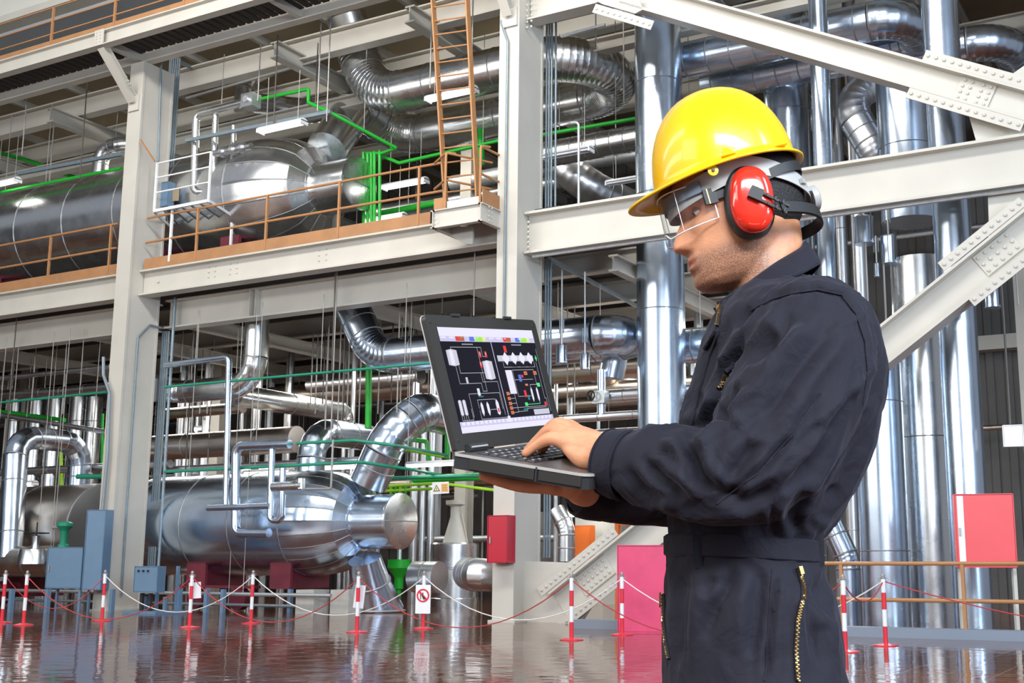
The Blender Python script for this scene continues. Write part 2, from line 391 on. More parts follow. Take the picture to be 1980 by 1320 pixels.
# front beam at the same level: find its distance from where its underside shows
r_ = ray(165, 100); YW1 = (r_*((zwb-HC)/r_.z)).y
xe = xm+.1
beam('pale walkway beam resting on top of the left column', (-45, YW0, zw), (xm, YW0, zw), hb, .22, t=.03, stiff=0)
beam('outer pale walkway beam at the top left, carried by sloping struts', (-45, YW1, zw), (xm+1, YW1, zw), hb, .22, t=.03)
wk = MB()
for i in range(130):
    x = -44+i*.25; wk.box((x, YW1+.1, zw+.05), (x+.17, YW0-.1, zw+.10))
g = wk.build('grating_bar', 'grate', thing('walkway_grating', 'dark grating of the walkway between the two top left beams', 'grating', (-30, YF, zw)))
g['kind'] = 'stuff'
def strut(px_top, py_top, px_bot, py_bot, label):
    bpt = P(px_bot, py_bot, -.05); a = Vector((bpt.x, YW1, zwb)); o = thing('walkway_strut', label, 'bracket', bpt)
    MB().ibeam(a, bpt, .2, .2, .02, (0, 0, 1)).build('strut_body', 'steel', o)
    MB().ibeam(Vector((bpt.x, YW1, zw)), Vector((bpt.x, YW0, zw)), .28, .16, .02).build('cross_member', 'steel', o)
    MB().box((bpt.x-.15, YW1-.14, zwb-.02), (bpt.x+.15, YW1-.11, zwb+hb)).build('end_plate', 'steel', o)
    bolts(o, (bpt.x, YW1-.145, zw), (1, 0, 0), (0, 0, 1), (0, -1, 0), 2, 4, .12, .08, .018)
    MB().box((bpt.x-.17, YF-.05, bpt.z-.25), (bpt.x+.17, YF, bpt.z+.15)).build('end_plate', 'steel', o)
    bolts(o, (bpt.x+.11, (YF+bpt.y)/2-.3, bpt.z+.35), (0, -1, 1), (0, 0, 1), (1, 0, 0), 3, 2, .09, .09, .018)
strut(165, 90, 258, 195, 'sloping strut from the left column up to the outer walkway beam')
strut(955, -10, 985, 28, 'sloping strut at the top of the middle column')
cm = thing('cross_member', 'short cross member between the walkway beams near the top left', 'beam', (slide(Vector((-15, YW0, zw)), 0, 585).x, YW0, zw))
MB().ibeam((cm.location.x, YW1, zw), (cm.location.x, YW0, zw), .28, .14, .02).build('beam_body', 'steel', cm)
tp = MB().box((-45, YW1-.03, zw+hb/2), (xm, YW1, zw+hb/2+.17)).build('toe_plate', 'toe', None, None, (-30, YW1, zw))
tag(tp, 'brown toe plate along the outer walkway beam at the top left', 'toe plate')
def railing(label, x0, x1, y, z, posts, zs, r=.024, m='brown'):
    o = thing('handrail', label, 'railing', (x0, y, z))
    for h in zs: MB().cyl((x0, y, z+h), (x1, y, z+h), r, 8).build('rail', m, o, 40)
    for x in posts: MB().bar((x, y, z), (x, y, z+zs[0]), .05, .05, (0, 1, 0)).build('post', m, o)
    return o
q = Vector((-20, YW1, zw+.3))
railing('brown handrail of the high walkway at the top left', -42, xm, YW1-.02, zw+.18, [slide(q, 0, px).x for px in (-130, 100, 222, 357, 520)], (1.05, .7, .35), .018)
# crane girder, pale, beyond the walkway at top left
gd = thing('crane_girder', 'broad cream crane girder high at the top left corner', 'girder', (-30, YF+1, 15.5))
MB().box((-48, 19.7, 15.6), (-13, 20.1, 17.6)).build('girder_web', 'cream', gd)
MB().box((-48, 19.3, 15.4), (-13, 20.4, 15.6)).build('girder_flange', 'steel', gd)
MB().box((-48, 18.9, 14.7), (-13, 19.9, 14.78)).build('service_tray', mat('tray_grey', (.30, .32, .35), .6), gd)
# ---------------------------------------------------------------- inner beams, upper storey
for i, (dy, z, h, lab) in enumerate(((2.2, 13.55, .6, 'inner pale roof beam nearest the columns, above the silver tank'), (4.6, 13.75, .55, 'second inner pale roof beam counted from the columns'),
    (7.2, 13.95, .5, 'third inner pale roof beam counted from the columns'), (10.2, 14.05, .5, 'farthest inner pale roof beam near the back wall'), (3.4, 12.5, .32, 'slimmer pale beam slung below the roof beams'))):
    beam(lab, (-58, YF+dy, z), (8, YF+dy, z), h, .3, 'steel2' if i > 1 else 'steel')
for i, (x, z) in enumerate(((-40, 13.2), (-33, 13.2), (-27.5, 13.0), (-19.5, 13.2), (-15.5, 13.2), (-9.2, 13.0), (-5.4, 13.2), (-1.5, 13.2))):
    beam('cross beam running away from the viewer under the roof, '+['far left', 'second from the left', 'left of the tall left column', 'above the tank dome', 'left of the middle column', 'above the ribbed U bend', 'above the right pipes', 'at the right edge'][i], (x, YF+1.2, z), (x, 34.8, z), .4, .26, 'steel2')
# lower storey ceiling beams
for i, (dy, z, h) in enumerate(((3.6, 7.55, .45), (6.2, 7.5, .5), (8.8, 7.45, .5), (12.0, 7.4, .5))):
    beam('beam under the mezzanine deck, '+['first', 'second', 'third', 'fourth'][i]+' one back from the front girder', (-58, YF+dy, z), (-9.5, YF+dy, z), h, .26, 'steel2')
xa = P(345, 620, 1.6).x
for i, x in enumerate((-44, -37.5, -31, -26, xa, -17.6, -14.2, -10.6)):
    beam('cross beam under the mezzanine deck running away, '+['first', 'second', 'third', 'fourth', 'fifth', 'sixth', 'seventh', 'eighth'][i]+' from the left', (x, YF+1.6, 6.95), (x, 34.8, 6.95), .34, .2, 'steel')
# inner columns far behind
for i, (x, y) in enumerate(((-46, 27.5), (-37, 27.5), (-27.8, 27.5), (-18.6, 27.5), (-9.0, 27.5), (-4.2, 30), (.8, 30), (-32, 33), (-22.5, 33), (-14, 33))):
    o = thing('inner_column', 'slim inner column, '+['far left of the middle row', 'second from left in the middle row', 'third from left in the middle row', 'behind the lower tank dome', 'behind the tall left pipe', 'behind the right pipes', 'at the right edge', 'back row, left', 'back row, centre', 'back row, right'][i], 'column', (x, y, 0))
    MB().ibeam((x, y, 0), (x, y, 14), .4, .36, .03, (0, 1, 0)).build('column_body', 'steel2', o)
# ---------------------------------------------------------------- mezzanine edge: toe plate, rails, platform, ladder
tz0, tz1 = z1t, z1t+.26
YT = YF+.3
def toe(label, x0, x1): tag(MB().box((x0, YT-.012, tz0), (x1, YT+.012, tz1)).build('toe_plate', 'toe', None, None, (x0, YT, tz0)), label, 'toe plate')
xs_ = slide(Vector((xl+1, YT, tz0)), 0, 279).x; xp_ = slide(Vector((xm-1, YT, tz0)), 0, 832).x
toe('brown toe plate along the mezzanine edge below the silver dome', xs_, xp_)
toe('brown toe plate along the mezzanine edge left of the left column', -42, xl)
def rx(px, z=9): return slide(Vector((-18, YT, z)), 0, px).x
zr_ = P(517, 378, .3).z; zm_ = P(517, 428, .3).z
railing('brown handrail along the mezzanine edge in front of the dome', rx(285), rx(857), YT, tz0, [rx(p) for p in (383, 517, 657, 811)], (zr_-tz0, zm_-tz0), .03)
railing('brown handrail along the mezzanine edge left of the left column', -42, rx(228), YT, tz0, [rx(p) for p in (-120, -12, 98, 215)], (zr_-tz0, zm_-tz0), .03)
# platform
pl = thing('ladder_platform', 'small pale steel platform hung on the beam at the ladder foot', 'platform', P(880, 440, -.5))
zp1 = P(900, 398, -.6).z; zp0 = P(900, 433, -.6).z; xa_, xb_ = P(840, 400, -.6).x, P(932, 400, -.6).x
MB().ibeam((xa_, YF-.6, (zp0+zp1)/2), (xb_, YF-.6, (zp0+zp1)/2), zp1-zp0, .12, .02).build('edge_channel', 'steel', pl)
for x in (xa_, xb_): MB().ibeam((x, YF-.66, (zp0+zp1)/2), (x, YF+.3, (zp0+zp1)/2), zp1-zp0, .1, .02).build('side_channel', 'steel', pl)
MB().box((xa_, YF-.6, zp1-.02), (xb_, YF+.3, zp1+.02)).build('deck_plate', 'galv', pl)
plate(None, [(836, 438), (914, 438), (914, 472), (902, 472)], -.05, .05, name='support_bracket', parent=pl)
bolts(pl, P(842, 420, -.67), (0, 0, 1), (1, 0, 0), (0, -1, 0), 4, 1, .09, .1, .02)
bolts(pl, (xb_+.06, YF-.4, (zp0+zp1)/2), (0, 0, 1), (0, 1, 0), (1, 0, 0), 4, 2, .09, .1, .02)
MB().box((xa_, YF-.62, zp1), (xa_+.25, YF-.6, zp1+.24)).build('kick_plate', 'toe', pl)
MB().box((xb_, YF-.6, zp1), (xb_+.015, YF+.3, zp1+.3)).build('kick_plate', 'toe', pl)
MB().box((xa_+.28, YF-.58, zp1), (xb_-.06, YF-.56, zp1+.16)).build('galvanised_strip', 'galv', pl)
for pxx, top in ((855, 285), (873, 270)):
    pass
for k, (x, yy) in enumerate(((xa_+.25, YF-.6), (xb_-.05, YF-.6), (xb_, YF+.25))):
    pipe('post', None, [Vector((x, yy, zp1)), Vector((x, yy, zp1+1.15)), Vector((x+.05, yy+.25, zp1+1.2))], r=.026, m='brown', single=True, n=8, parent=pl)
for h in (1.15, .6):
    pipe('rail', None, [Vector((xb_-.05, YF-.6, zp1+h)), Vector((xb_, YF+.3, zp1+h))], r=.026, m='brown', single=True, n=8, parent=pl)
    pipe('rail', None, [Vector((xa_-.3, YF-.2, zp1+h)), Vector((xa_+.25, YF-.6, zp1+h)), Vector((xa_+.75, YF+.3, zp1+h-.02))], r=.024, m='brown', single=True, n=8, parent=pl)
ld = thing('fixed_ladder', 'brown fixed ladder rising from the small platform past the big ducts', 'ladder', P(860, 390, -.3))
A0, A1 = P(862, 392, -.25), P(836, -20, -.25); B0, B1 = P(924, 385, -.25), P(902, -30, -.25)
MB().bar(A0, A1, .035, .14, (0, 1, 0)).build('stile', 'brown', ld); MB().bar(B0, B1, .035, .14, (0, 1, 0)).build('stile', 'brown', ld)
for i in range(15):
    t = (i+.7)/15; MB().cyl(A0.lerp(A1, t), B0.lerp(B1, t), .017, 8).build('rung', 'brown', ld, 40)
# ================================================================ TANKS
def tank(label, y, zc, r, x0, x1, xd, xn, rn, xe, m='clad_m', gores=20, ring=1.6, saddles=(), zf=0., left_end=False):
    root = thing('pressure_vessel', label, 'tank', ((x0+x1)/2, y, zf))
    MB().cyl((x0, y, zc), (xd, y, zc), r, 56).build('shell', m, root, 40)
    # dished head made of tapering gore sheets, each sheet a piece of its own
    n = gores; K = 9
    if xn:
        for g_ in range(n):
            a0, a1 = 2*math.pi*g_/n, 2*math.pi*(g_+1)/n; mb = MB(); vs = []
            for i in range(K):
                t = i/(K-1); x = xd+(xn-xd)*t; rr = rn+(r-rn)*math.sqrt(max(0, 1-t**2.2)); rr = max(rr, rn*1.0)
                for j in range(5):
                    a = a0+(a1-a0)*(0, .045, .5, .955, 1)[j]; e = .0 if 0 < j < 4 else -.035
                    vs.append((x, y+(rr+e)*math.cos(a), zc+(rr+e)*math.sin(a)))
            fs = [(i*5+j, i*5+j+1, i*5+j+6, i*5+j+5) for i in range(K-1) for j in range(4)]
            mb.add(vs, fs).build('head_sheet', m, root, 22)
            MB().sweep([Vector(vs[i*5])+Vector((0, math.cos(a0), math.sin(a0)))*.03 for i in range(K)], .011, 6).build('standing_seam', 'seam', root, 60)
        MB().lathe((xn-.12, y, zc), (1, 0, 0), [(0, rn*1.0), (0, rn*1.08), (.1, rn*1.08), (.12, rn), (xe-xn+.1, rn), (xe-xn+.12, rn*.97)], 44).build('manway_neck', m, root, 35)
        cap = MB().lathe((xe, y, zc), (1, 0, 0), [(0, rn*1.03), (.05, rn*1.03), (.06, rn*.98)], 44).build('manway_cover', 'clad', root, 35)
        MB().box((xe+.055, y-rn*.98, zc-.012), (xe+.075, y+rn*.98, zc+.012)).build('cover_seam', 'seam', cap)
    k = int((xd-x0)/ring)
    for i in range(k+1):
        inst(bandP, root, (xd-i*ring-.01, y, zc), dirmat(Vector((1, 0, 0))), (r*.985, r*.985, .05))
    for sx in saddles:
        s = MB().box((sx-.14, y-r*.6, zf), (sx+.14, y+r*.6, zc-r*.72)).build('saddle', 'maroon', root)
        MB().box((sx-.3, y-r*.66, zf), (sx+.3, y-r*.6, zc-r*.70)).build('saddle_plate', 'maroon', s)
    return root
# upper vessel on the mezzanine
TU = atY(560, 268, YF+2.6); yU = YF+2.6
zUb = atY(230, 548, yU).z; zUt = TU.z+.05; rU = (zUt-zUb)/2*.97; zU = (zUt+zUb)/2
def xU(px, z=None, y=None): return slide(Vector((-20, y or yU, z or zU)), 0, px).x
tankU = tank('long silver insulated vessel with segmented dome, up on the mezzanine', yU, zU, rU, -44, 0, xU(515), xU(628), rU*.42, xU(692), 'clad', 18, 1.9,
     saddles=[xU(p) for p in (-220, 52, 365, 505)], zf=ZM)
yL = YF+2.3
zLt = atY(480, 915, yL).z; zLb = atY(420, 1112, yL-.2).z; rL = (zLt-zLb)/2; zL = (zLt+zLb)/2
def xL(px): return slide(Vector((-14, yL, zL)), 0, px).x
tankL = tank('big silver insulated vessel at floor level with petal-like dome end', yL, zL, rL, xL(312), 0, xL(606), xL(706), rL*.50, xL(772), 'clad_b', 24, 1.5,
     saddles=[xL(p) for p in (432, 592)], zf=.5)
tankL2 = tank('dull brownish insulated vessel at floor level, left of the left column', yL+.2, zL-.05, rL*.98, -46, 0, xL(190), 0, 0, 0, 'clad_w', 20, 2.2, saddles=[-34, xL(70)], zf=.2)
for px in (432, 512):
    x_ = xL(px); MB().cyl((x_, yL-rL*.66, .27), (x_, yL-rL*.5, .27), .25, 20).build('roller', 'maroon', tankL, 40)
MB().box((xL(400), yL-rL*.68, .5), (xL(545), yL-rL*.5, .56)).build('roller_beam', 'maroon', tankL)
x_ = xL(72); MB().cyl((x_, yL-rL*.9, .3), (x_, yL-rL*.7, .3), .3, 20).build('roller', 'maroon', tankL2, 40)
MB().lathe((xL(312), yL, zL), (-1, 0, 0), [(0, rL), (.3, rL*.93), (.55, rL*.7), (.65, .05)], 48).build('rear_head', 'clad_b', tankL, 40)
# manhole ribs on the upper tank
# ================================================================ BIG DUCTS (pixel, pixel, distance behind the facade)
pipe('insulated_duct', 'fat silver duct with ribbed U bend, passing behind the middle column at upper level',
     [(668, 30, 2.6), (690, 100, 3.0), (727, 188, 3.0), ('x', 1122), ('y', 1222), ('x', 775), (690, 203, 4.2), (632, 290, 2.9)], r=rad(P(900, 150, 3), 42), m='clad', bend=1.2, gore=.11, bands=1.6)
pipe('insulated_duct', 'silver duct running right behind the tall left pipe, below the ribbed U bend', [(1050, 300, 5), ('x', 1420)], rpx=27, m='clad', bands=.35)
pipe('insulated_duct', 'thick silver duct sloping down behind the right handrail post of the upper level', [(1070, 300, 6.5), (1120, 352, 6.5), (1260, 420, 8.5)], rpx=34, m='clad_m', bands=.5)
pipe('insulated_duct', 'silver duct dropping behind the laptop lid and ending in a fat ribbed bend', [(668, 545, 2.4), (680, 590, 2.4), (725, 690, 2.4), ('x', 1190), ('y', 1225), ('x', 1000)],
     r=rad(P(837, 668, 2.4), 35), m='clad_b', bend=1.15, gore=.12, bands=1.3)
pipe('insulated_pipe', 'shiny pipe dropping from the mezzanine girder and bending left', [(499, 590, 2.0), ('z', 745), ('x', 335), ('y', 300)], rpx=22, m='clad', bend=1.2, gore=.2, bands=0)
pipe('insulated_pipe', 'long silver pipe running away behind the shiny vertical bend', [(455, 763, 2.6), ('y', 665), ('z', 812)], rpx=19, m='clad', bend=1.2, bands=2.5)
pipe('insulated_pipe', 'dull long pipe just above the floor-level vessel', [(300, 866, 4.2), ('x', 575)], rpx=26, m='clad_w', bands=2.2)
pipe('insulated_pipe', 'silver elbow pipe rising behind the floor-level vessel, left of the big swan-neck duct', [(600, 925, 3.2), ('z', 832), ('y', 712)], rpx=27, m='clad_b', bend=1.0, gore=.2, bands=1.5)
pipe('insulated_duct', 'big swan-neck duct curving up from the floor-level vessel toward the laptop', [(712, 935, 2.3), (756, 838, 2.3), (812, 795, 2.9), ('y', 900)], rpx=37, m='clad_b', bend=1.5, gore=.17, bands=1.2)
f0, f1 = P(705, 1080, 2.0), Vector((*atZ(730, 1183, 0).xy, .0)); fd = thing('flared_duct', 'flared duct stub leaving the underside of the vessel dome to the floor', 'duct', f1)
MB().sweep([f0, f0.lerp(f1, .5), f1], [.36, .44, .58], 28).build('cone', 'clad_b', fd, 60)
fm_ = f0.lerp(f1, .45); inst(bandP, fd, fm_, dirmat(f1-f0), (.445, .445, .04)); inst(bandP, fd, f1+Vector((0, 0, .03)), dirmat(Vector((0, 0, 1))), (.6, .6, .05))
pipe('insulated_pipe', 'tall inverted U pipe at the left edge, in front of the brownish vessel', [(20, 1080, .9), (32, 843, 1.2), ('y', 157), ('z', 945)], rpx=21, m='clad_b', bend=1.0, gore=.2, bands=1.1)
pipe('insulated_pipe', 'thick dull pipe low on the floor at the left edge', [(-60, 1085, 1.0), ('x', 108)], rpx=30, m='clad_w', bands=1.5)
pipe('insulated_pipe', 'small silver elbow on top of the upper vessel, left of the column', [(192, 345, 2.4), ('z', 288), ('x', 250), ('y', 300)], rpx=15, m='clad', bend=1.0, bands=0)
pipe('insulated_pipe', 'small silver elbow high behind the valve block above the upper vessel', [(468, 215, 3.2), ('z', 155), (522, 132, 4.0)], rpx=16, m='clad', bend=1.0, bands=0)
pipe('insulated_pipe', 'short thick silver pipe high up between valve block and twin ducts', [(505, 205, 4.2), (600, 215, 4.2), ('x', 680)], rpx=24, m='clad', bands=.9)
pipe('insulated_duct', 'broad duct under the roof between the ladder and the middle column', [(640, 40, 5.2), (1010, -35, 5.2)], rpx=22, m='clad_m', bands=1.5)
# floor-level silver vertical tank and elbow beside the no-flame sign
v0 = atZ(877, 1172, 0); rv = rad(v0, 47)
vs = thing('vertical_vessel', 'upright silver drum standing right of the no-flame sign', 'tank', v0)
MB().lathe(v0, (0, 0, 1), [(0, rv*1.04), (.2, rv*1.04), (.22, rv), (.9, rv), (.91, rv*1.02), (.94, rv*1.02), (.95, rv), (1.52, rv), (1.56, rv*.96)], 40).build('shell', 'clad', vs, 30)
MB().lathe(v0+Vector((0, 0, 1.56)), (0, 0, 1), [(0, rv*.5), (.1, rv*.46), (.65, rv*.2), (.9, rv*.2), (.95, rv*.4), (1.05, rv*.4)], 24).build('pump_head', 'steel', vs, 30)
for s in (-1, 1): MB().bar(v0+Vector((s*.3, .1, 1.56)), v0+Vector((s*.12, .1, 2.3)), .04, .04).build('stay', 'steel', vs)
pipe('insulated_pipe', 'silver bend coming forward beside the upright drum', [(905, 1108, 1.2), (930, 1112, .5), (1010, 1110, 2.5)], rpx=32, m='clad_m', bend=.8, bands=.3)
pipe('insulated_pipe', 'dull pipe stub between green funnel and upright drum', [(802, 1115, 3.6), ('x', 850)], rpx=30, m='clad_m', bands=.8)
gf = atZ(770, 1168, 0); gt = thing('green_drain_funnel', 'bright green drain funnel standing below the vessel dome', 'funnel', gf)
MB().lathe(gf, (0, 0, 1), [(0, .06), (.38, .075), (.40, .12), (.66, .12), (.70, .13), (.93, .30), (1.15, .30)], 20).build('funnel_body', 'green', gt, 30)
MB().lathe(gf, (0, 0, 1), [(1.15, .06), (1.5, .06)], 12).build('drain_pipe', 'galv', gt, 30)
# ================================================================ RIGHT SIDE VERTICAL PIPES
def vpipe(label, px, ptop, pbot, dy, rpx, py=700, m='clad_b', bands=2.4, sleeve=None, name='vertical_pipe'):
    p = P(px, py, dy); zt = slide(p, 2, ptop).z if ptop is not None else 14.6; zb = slide(p, 2, pbot).z if pbot is not None else 0
    r = rad(p, rpx); o = pipe(name, label, [Vector((p.x, p.y, zt)), Vector((p.x, p.y, max(zb, 0)))], r=r, m=m, bands=bands, bandw=.02)
    return o
vpipe('fat vertical clad pipe left of the face, behind the beam', 1279, None, None, 2.6, 47)
vpipe('vertical clad pipe behind the back of the helmet', 1523, None, None, 5.5, 44, 250)
vpipe('slender vertical pipe just right of the helmet, in front of the clad one', 1592, None, 560, 2.2, 19, 300, 'clad_b', 4)
vpipe('fat upper vertical pipe between the slender pipe and the front right pipe', 1753, 150, 430, 3.2, 54, 270, 'clad_b', 1.5)
vpipe('long front vertical pipe at the right, passing behind both braces', 1850, None, None, 1.4, 36, 600, 'clad_b', 0)
vpipe('fat lower vertical pipe with capped top, left of the long front pipe', 1790, 503, None, 2.6, 54, 800, 'clad', 2.0)
vpipe('vertical pipe with black flow arrow right behind the back of the coverall', 1706, 640, None, 1.7, 47, 950, 'clad_b', 1.9)
pipe('vertical_pipe', 'bent blue-grey pipe low behind the back of the coverall', [(1570, 930, 2.2), (1640, 1085, 2.2), ('z', 1218)], rpx=24, m='clad_b', bands=.7)
for i, (px, rp, dy) in enumerate(((1662, 14, 6.5), (1628, 12, 9))):
    vpipe('thin distant vertical pipe in the right bay, '+['behind the slender pipe', 'farthest back'][i], px, None, None, dy, rp, 500, 'clad_m', 3)
# flow arrow
ar = P(1692, 872, 1.7-.40); ax = Vector((1, 0, 0)); 
rr = rad(P(1706, 950, 1.7), 47)
cxp = P(1706, 950, 1.7)
def arrow():
    mb = MB(); a = -.30; c = Vector((cxp.x, cxp.y, 0)); 
    def q(u, z): 
        t = math.radians(-90-28)+u/rr; return (c.x+math.cos(t)*(rr+.006), c.y+math.sin(t)*(rr+.006), z)
    z0 = slide(P(1706, 950, 1.3), 2, 893).z; z1 = slide(P(1706, 950, 1.3), 2, 855).z; ub = -.10
    pts = [(ub-.025, z1), (ub+.025, z1), (ub+.025, z0+.16), (ub+.06, z0+.16), (ub, z0), (ub-.06, z0+.16), (ub-.025, z0+.16)]
    mb.add([q(u, z) for u, z in pts], [tuple(range(7))]); return mb
tag(arrow().build('flow_arrow', 'dark', None, None, (cxp.x, cxp.y-rr, 3)), 'black downward flow arrow stuck on the pipe behind the coverall', 'sign')
# upper right loops
pipe('insulated_duct', 'ribbed silver duct with U bend behind the upper brace, right of the helmet', [(1310, 121, 3.6), ('x', 1752), ('y', 1785), ('x', 1365)], r=rad(P(1400, 105, 3.6), 36), m='clad_b', bend=1.1, gore=.14, bands=.5)
pipe('insulated_duct', 'ribbed duct bend at the upper right corner behind the front pipe', [(1740, 112, 5.2), ('x', 1945), ('y', 1990)], rpx=36, m='clad_b', bend=1.0, gore=.14, bands=.5)
pipe('insulated_duct', 'dull duct elbow angling down between slender pipe and fat upper pipe', [(1760, 130, 5.8), (1632, 192, 4.8), (1690, 290, 4.8), (1760, 400, 5.5)], rpx=32, m='clad_m', bend=1.0, gore=.16, bands=.6)
pipe('insulated_duct', 'blue-lit horizontal duct ending just in front of the chest of the coverall', [(1300, 672, 3.4), ('x', 1560)], rpx=36, m='clad_b', bands=.35)
# laptop-right region details
pipe('insulated_pipe', 'reducer pipe hanging below the fat ribbed bend, right of the laptop', [(1190, 690, 3.4), (1182, 730, 3.4)], rpx=24, m='clad_b', bands=0)
pipe('insulated_pipe', 'thin silver drop pipe with gate valve right of the laptop', [(1163, 715, 3.0), ('z', 806)], rpx=8, m='clad_b', bands=0)
pipe('insulated_pipe', 'horizontal silver pipe above the typing hand, thicker lower one', [(1060, 812, 3.0), ('x', 1560)], rpx=9, m='clad_m', bands=.8)
pipe('insulated_pipe', 'horizontal silver pipe joining the gate valve from the right', [(1172, 766, 3.2), ('x', 1560)], rpx=13, m='clad_m', bands=.8)
gv = thing('gate_valve', 'small gate valve with black handwheel right of the laptop', 'valve', P(1161, 768, 2.9))
gc = P(1161, 768, 2.9); MB().box(gc+Vector((-.14, -.1, -.13)), gc+Vector((.14, .12, .13))).build('valve_body', 'galv', gv)
def wheel(c, nrm, r, m, parent, th=.018):
    nrm = Vector(nrm).normalized(); u, v = frame(nrm); c = Vector(c)
    ring = [c+(u*math.cos(2*math.pi*k/20)+v*math.sin(2*math.pi*k/20))*r for k in range(21)]
    mb = MB().sweep(ring, th, 6, False)
    for k in range(3): a = 2*math.pi*k/3; mb.cyl(c, c+(u*math.cos(a)+v*math.sin(a))*r, th*.8, 6)
    return mb.build('handwheel', m, parent, 50)
wheel(gc+Vector((-.12, -.2, .02)), (-.3, -1, 0), .1, 'black', gv)
# ================================================================ horizontal clutter pipes (left low bays)
CL = [
 ('long grey pipe at left, level with the tall column waist', [(-30, 735, 2.4), ('x', 214)], 5, 'clad_m'),
 ('bright bent pipe left of the left column above the row of silver stacks', [(-30, 765, 3.0), (120, 757, 3.0), ('x', 214)], 10, 'clad'),
 ('pale thin pipe low at left above the inverted U pipe', [(-30, 797, 3.2), (205, 835, 3.2)], 5, 'clad_m'),
 ('horizontal silver pipe crossing behind the inverted U pipe', [(-30, 915, 3.6), ('x', 330)], 8, 'clad_m'),
 ('dull horizontal pipe between the columns just above the floor-level vessel', [(320, 908, 3.9), ('x', 720)], 7, 'clad_m'),
 ('dull pipe behind the thin posts left of the shiny bend', [(318, 800, 6), ('x', 470)], 11, 'clad_w'),
 ('dull large duct far back, left of the laptop', [(500, 772, 9), ('x', 880)], 24, 'clad_w'),
 ('far silver duct seen between swan-neck and laptop', [(600, 745, 8), ('x', 815)], 16, 'clad_m'),
 ('far horizontal pipe above the floor, right of the middle column, upper one', [(1055, 760, 8), ('x', 1500)], 14, 'clad_w'),
 ('far horizontal pipe right of the middle column, sloping away', [(1060, 700, 6), (1240, 742, 9)], 18, 'clad_w'),
 ('broad dull duct above the drop pipe, right of the laptop', [(1050, 722, 6), ('x', 1260)], 24, 'clad_w'),
 ('low silver pipe above the sleeve, right of the laptop', [(1150, 838, 4.5), ('x', 1560)], 9, 'clad_m'),
]
for lab, sp, rp, m_ in CL: pipe('insulated_pipe', lab, sp, rpx=rp, m=m_, bands=1.6, n=16)
# row of silver stacks left
for i, (px, rp) in enumerate(((72, 17), (108, 17), (152, 18), (182, 16), (30, 14))):
    p = P(px, 800, 8); pipe('silver_stack', 'upright silver stack in the row behind the inverted U pipe, '+['second from left', 'third from left', 'fourth from left', 'rightmost', 'leftmost'][i],
        [slide(p, 2, 768), Vector((p.x, p.y, 0))], r=rad(p, rp), m='clad', bands=1.5, n=16, group='silver stacks behind the left pipes')
for i, (px, rp) in enumerate(((352, 8), (371, 7), (470, 6), (500, 6), (560, 6), (668, 5), (684, 5), (806, 9), (822, 7), (838, 7))):
    p = P(px, 780, 7+i % 3); pipe('thin_riser', 'thin far riser pipe behind the lower bay, '+str(['left pair first', 'left pair second', 'left of shiny bend', 'under shiny bend', 'right of shiny bend', 'near green riser, left', 'near green riser, right', 'behind swan-neck, left', 'behind swan-neck, middle', 'behind swan-neck, right'][i]),
        [slide(p, 2, 650), Vector((p.x, p.y, 0))], r=rad(p, rp), m='clad_m', bands=0, n=12)
# thin clad pipes in front of the lower vessel
TH = [
 ('thin silver pipe with square corner, standing before the floor-level vessel', [(320, 706, .9), (443, 690, .9), (437, 975, .9)], 6),
 ('thin silver pipe stepping down before the vessel and turning right', [(560, 858, .7), (457, 862, .7), (455, 1030, .7), (520, 1030, .7)], 9),
 ('thin horizontal silver pipe fixed across the vessel front', [(402, 982, .6), (522, 978, .6)], 6),
 ('thin silver U pipe hanging before the vessel, right of the stepping one', [(526, 868, .65), (522, 1006, .65), (545, 1006, .65), (547, 905, .65)], 6.5),
 ('thin bent copper-grey tube rising from the vessel valve', [(592, 945, .6), (640, 945, .6), (644, 850, .6)], 2.2)]
for lab, sp, rp in TH: pipe('thin_pipe', lab, sp, rpx=rp, m='clad_b' if rp > 3 else 'rod', bend=.9, bands=0, n=14, single=True)
v_ = thing('valve_block', 'small silver valve block on the thin pipes before the floor-level vessel', 'valve', P(556, 940, .6))
MB().cyl(P(528, 941, .6), P(585, 938, .6), rad(P(556, 940, .6), 9), 16).build('valve_body', 'clad', v_, 40)
MB().cyl(P(582, 925, .6), P(582, 945, .6), rad(P(556, 940, .6), 8), 14).build('valve_end', 'clad', v_, 40)
wheel(P(563, 927, .5), (0, -.2, 1), .07, 'black', v_, .01)
TU_ = [
 ('thin silver pipe leading from the valve block down before the upper vessel, left one', [(478, 196, 1.1), (379, 222, 1.1), (375, 372, 1.1), (425, 368, 1.3)], 7.5),
 ('thin silver pipe dropping before the upper vessel, middle one', [(417, 222, 1.2), (413, 352, 1.2), (440, 356, 1.5)], 6),
 ('thin silver pipe dropping before the upper vessel, right one', [(452, 243, 1.3), (450, 355, 1.3)], 5)]
for lab, sp, rp in TU_: pipe('thin_pipe', lab, sp, rpx=rp, m='clad', bend=.9, bands=0, n=14, single=True)
v_ = thing('valve_block', 'silver box valve with round boss above the upper vessel', 'valve', P(486, 196, 1.1))
p = P(486, 196, 1.1); MB().box(p-Vector((.2, .15, .17)), p+Vector((.17, .15, .17))).build('valve_box', 'clad_m', v_); MB().cyl(p-Vector((0, .15, 0)), p-Vector((0, .22, 0)), .08, 14).build('boss', 'galv', v_, 40)
v_ = thing('valve_block', 'horizontal silver valve assembly on the thin pipes of the upper vessel', 'valve', P(452, 290, 1.0))
MB().cyl(P(415, 297, 1.0), P(486, 282, 1.0), rad(P(450, 290, 1), 7), 14).build('valve_body', 'clad', v_, 40)
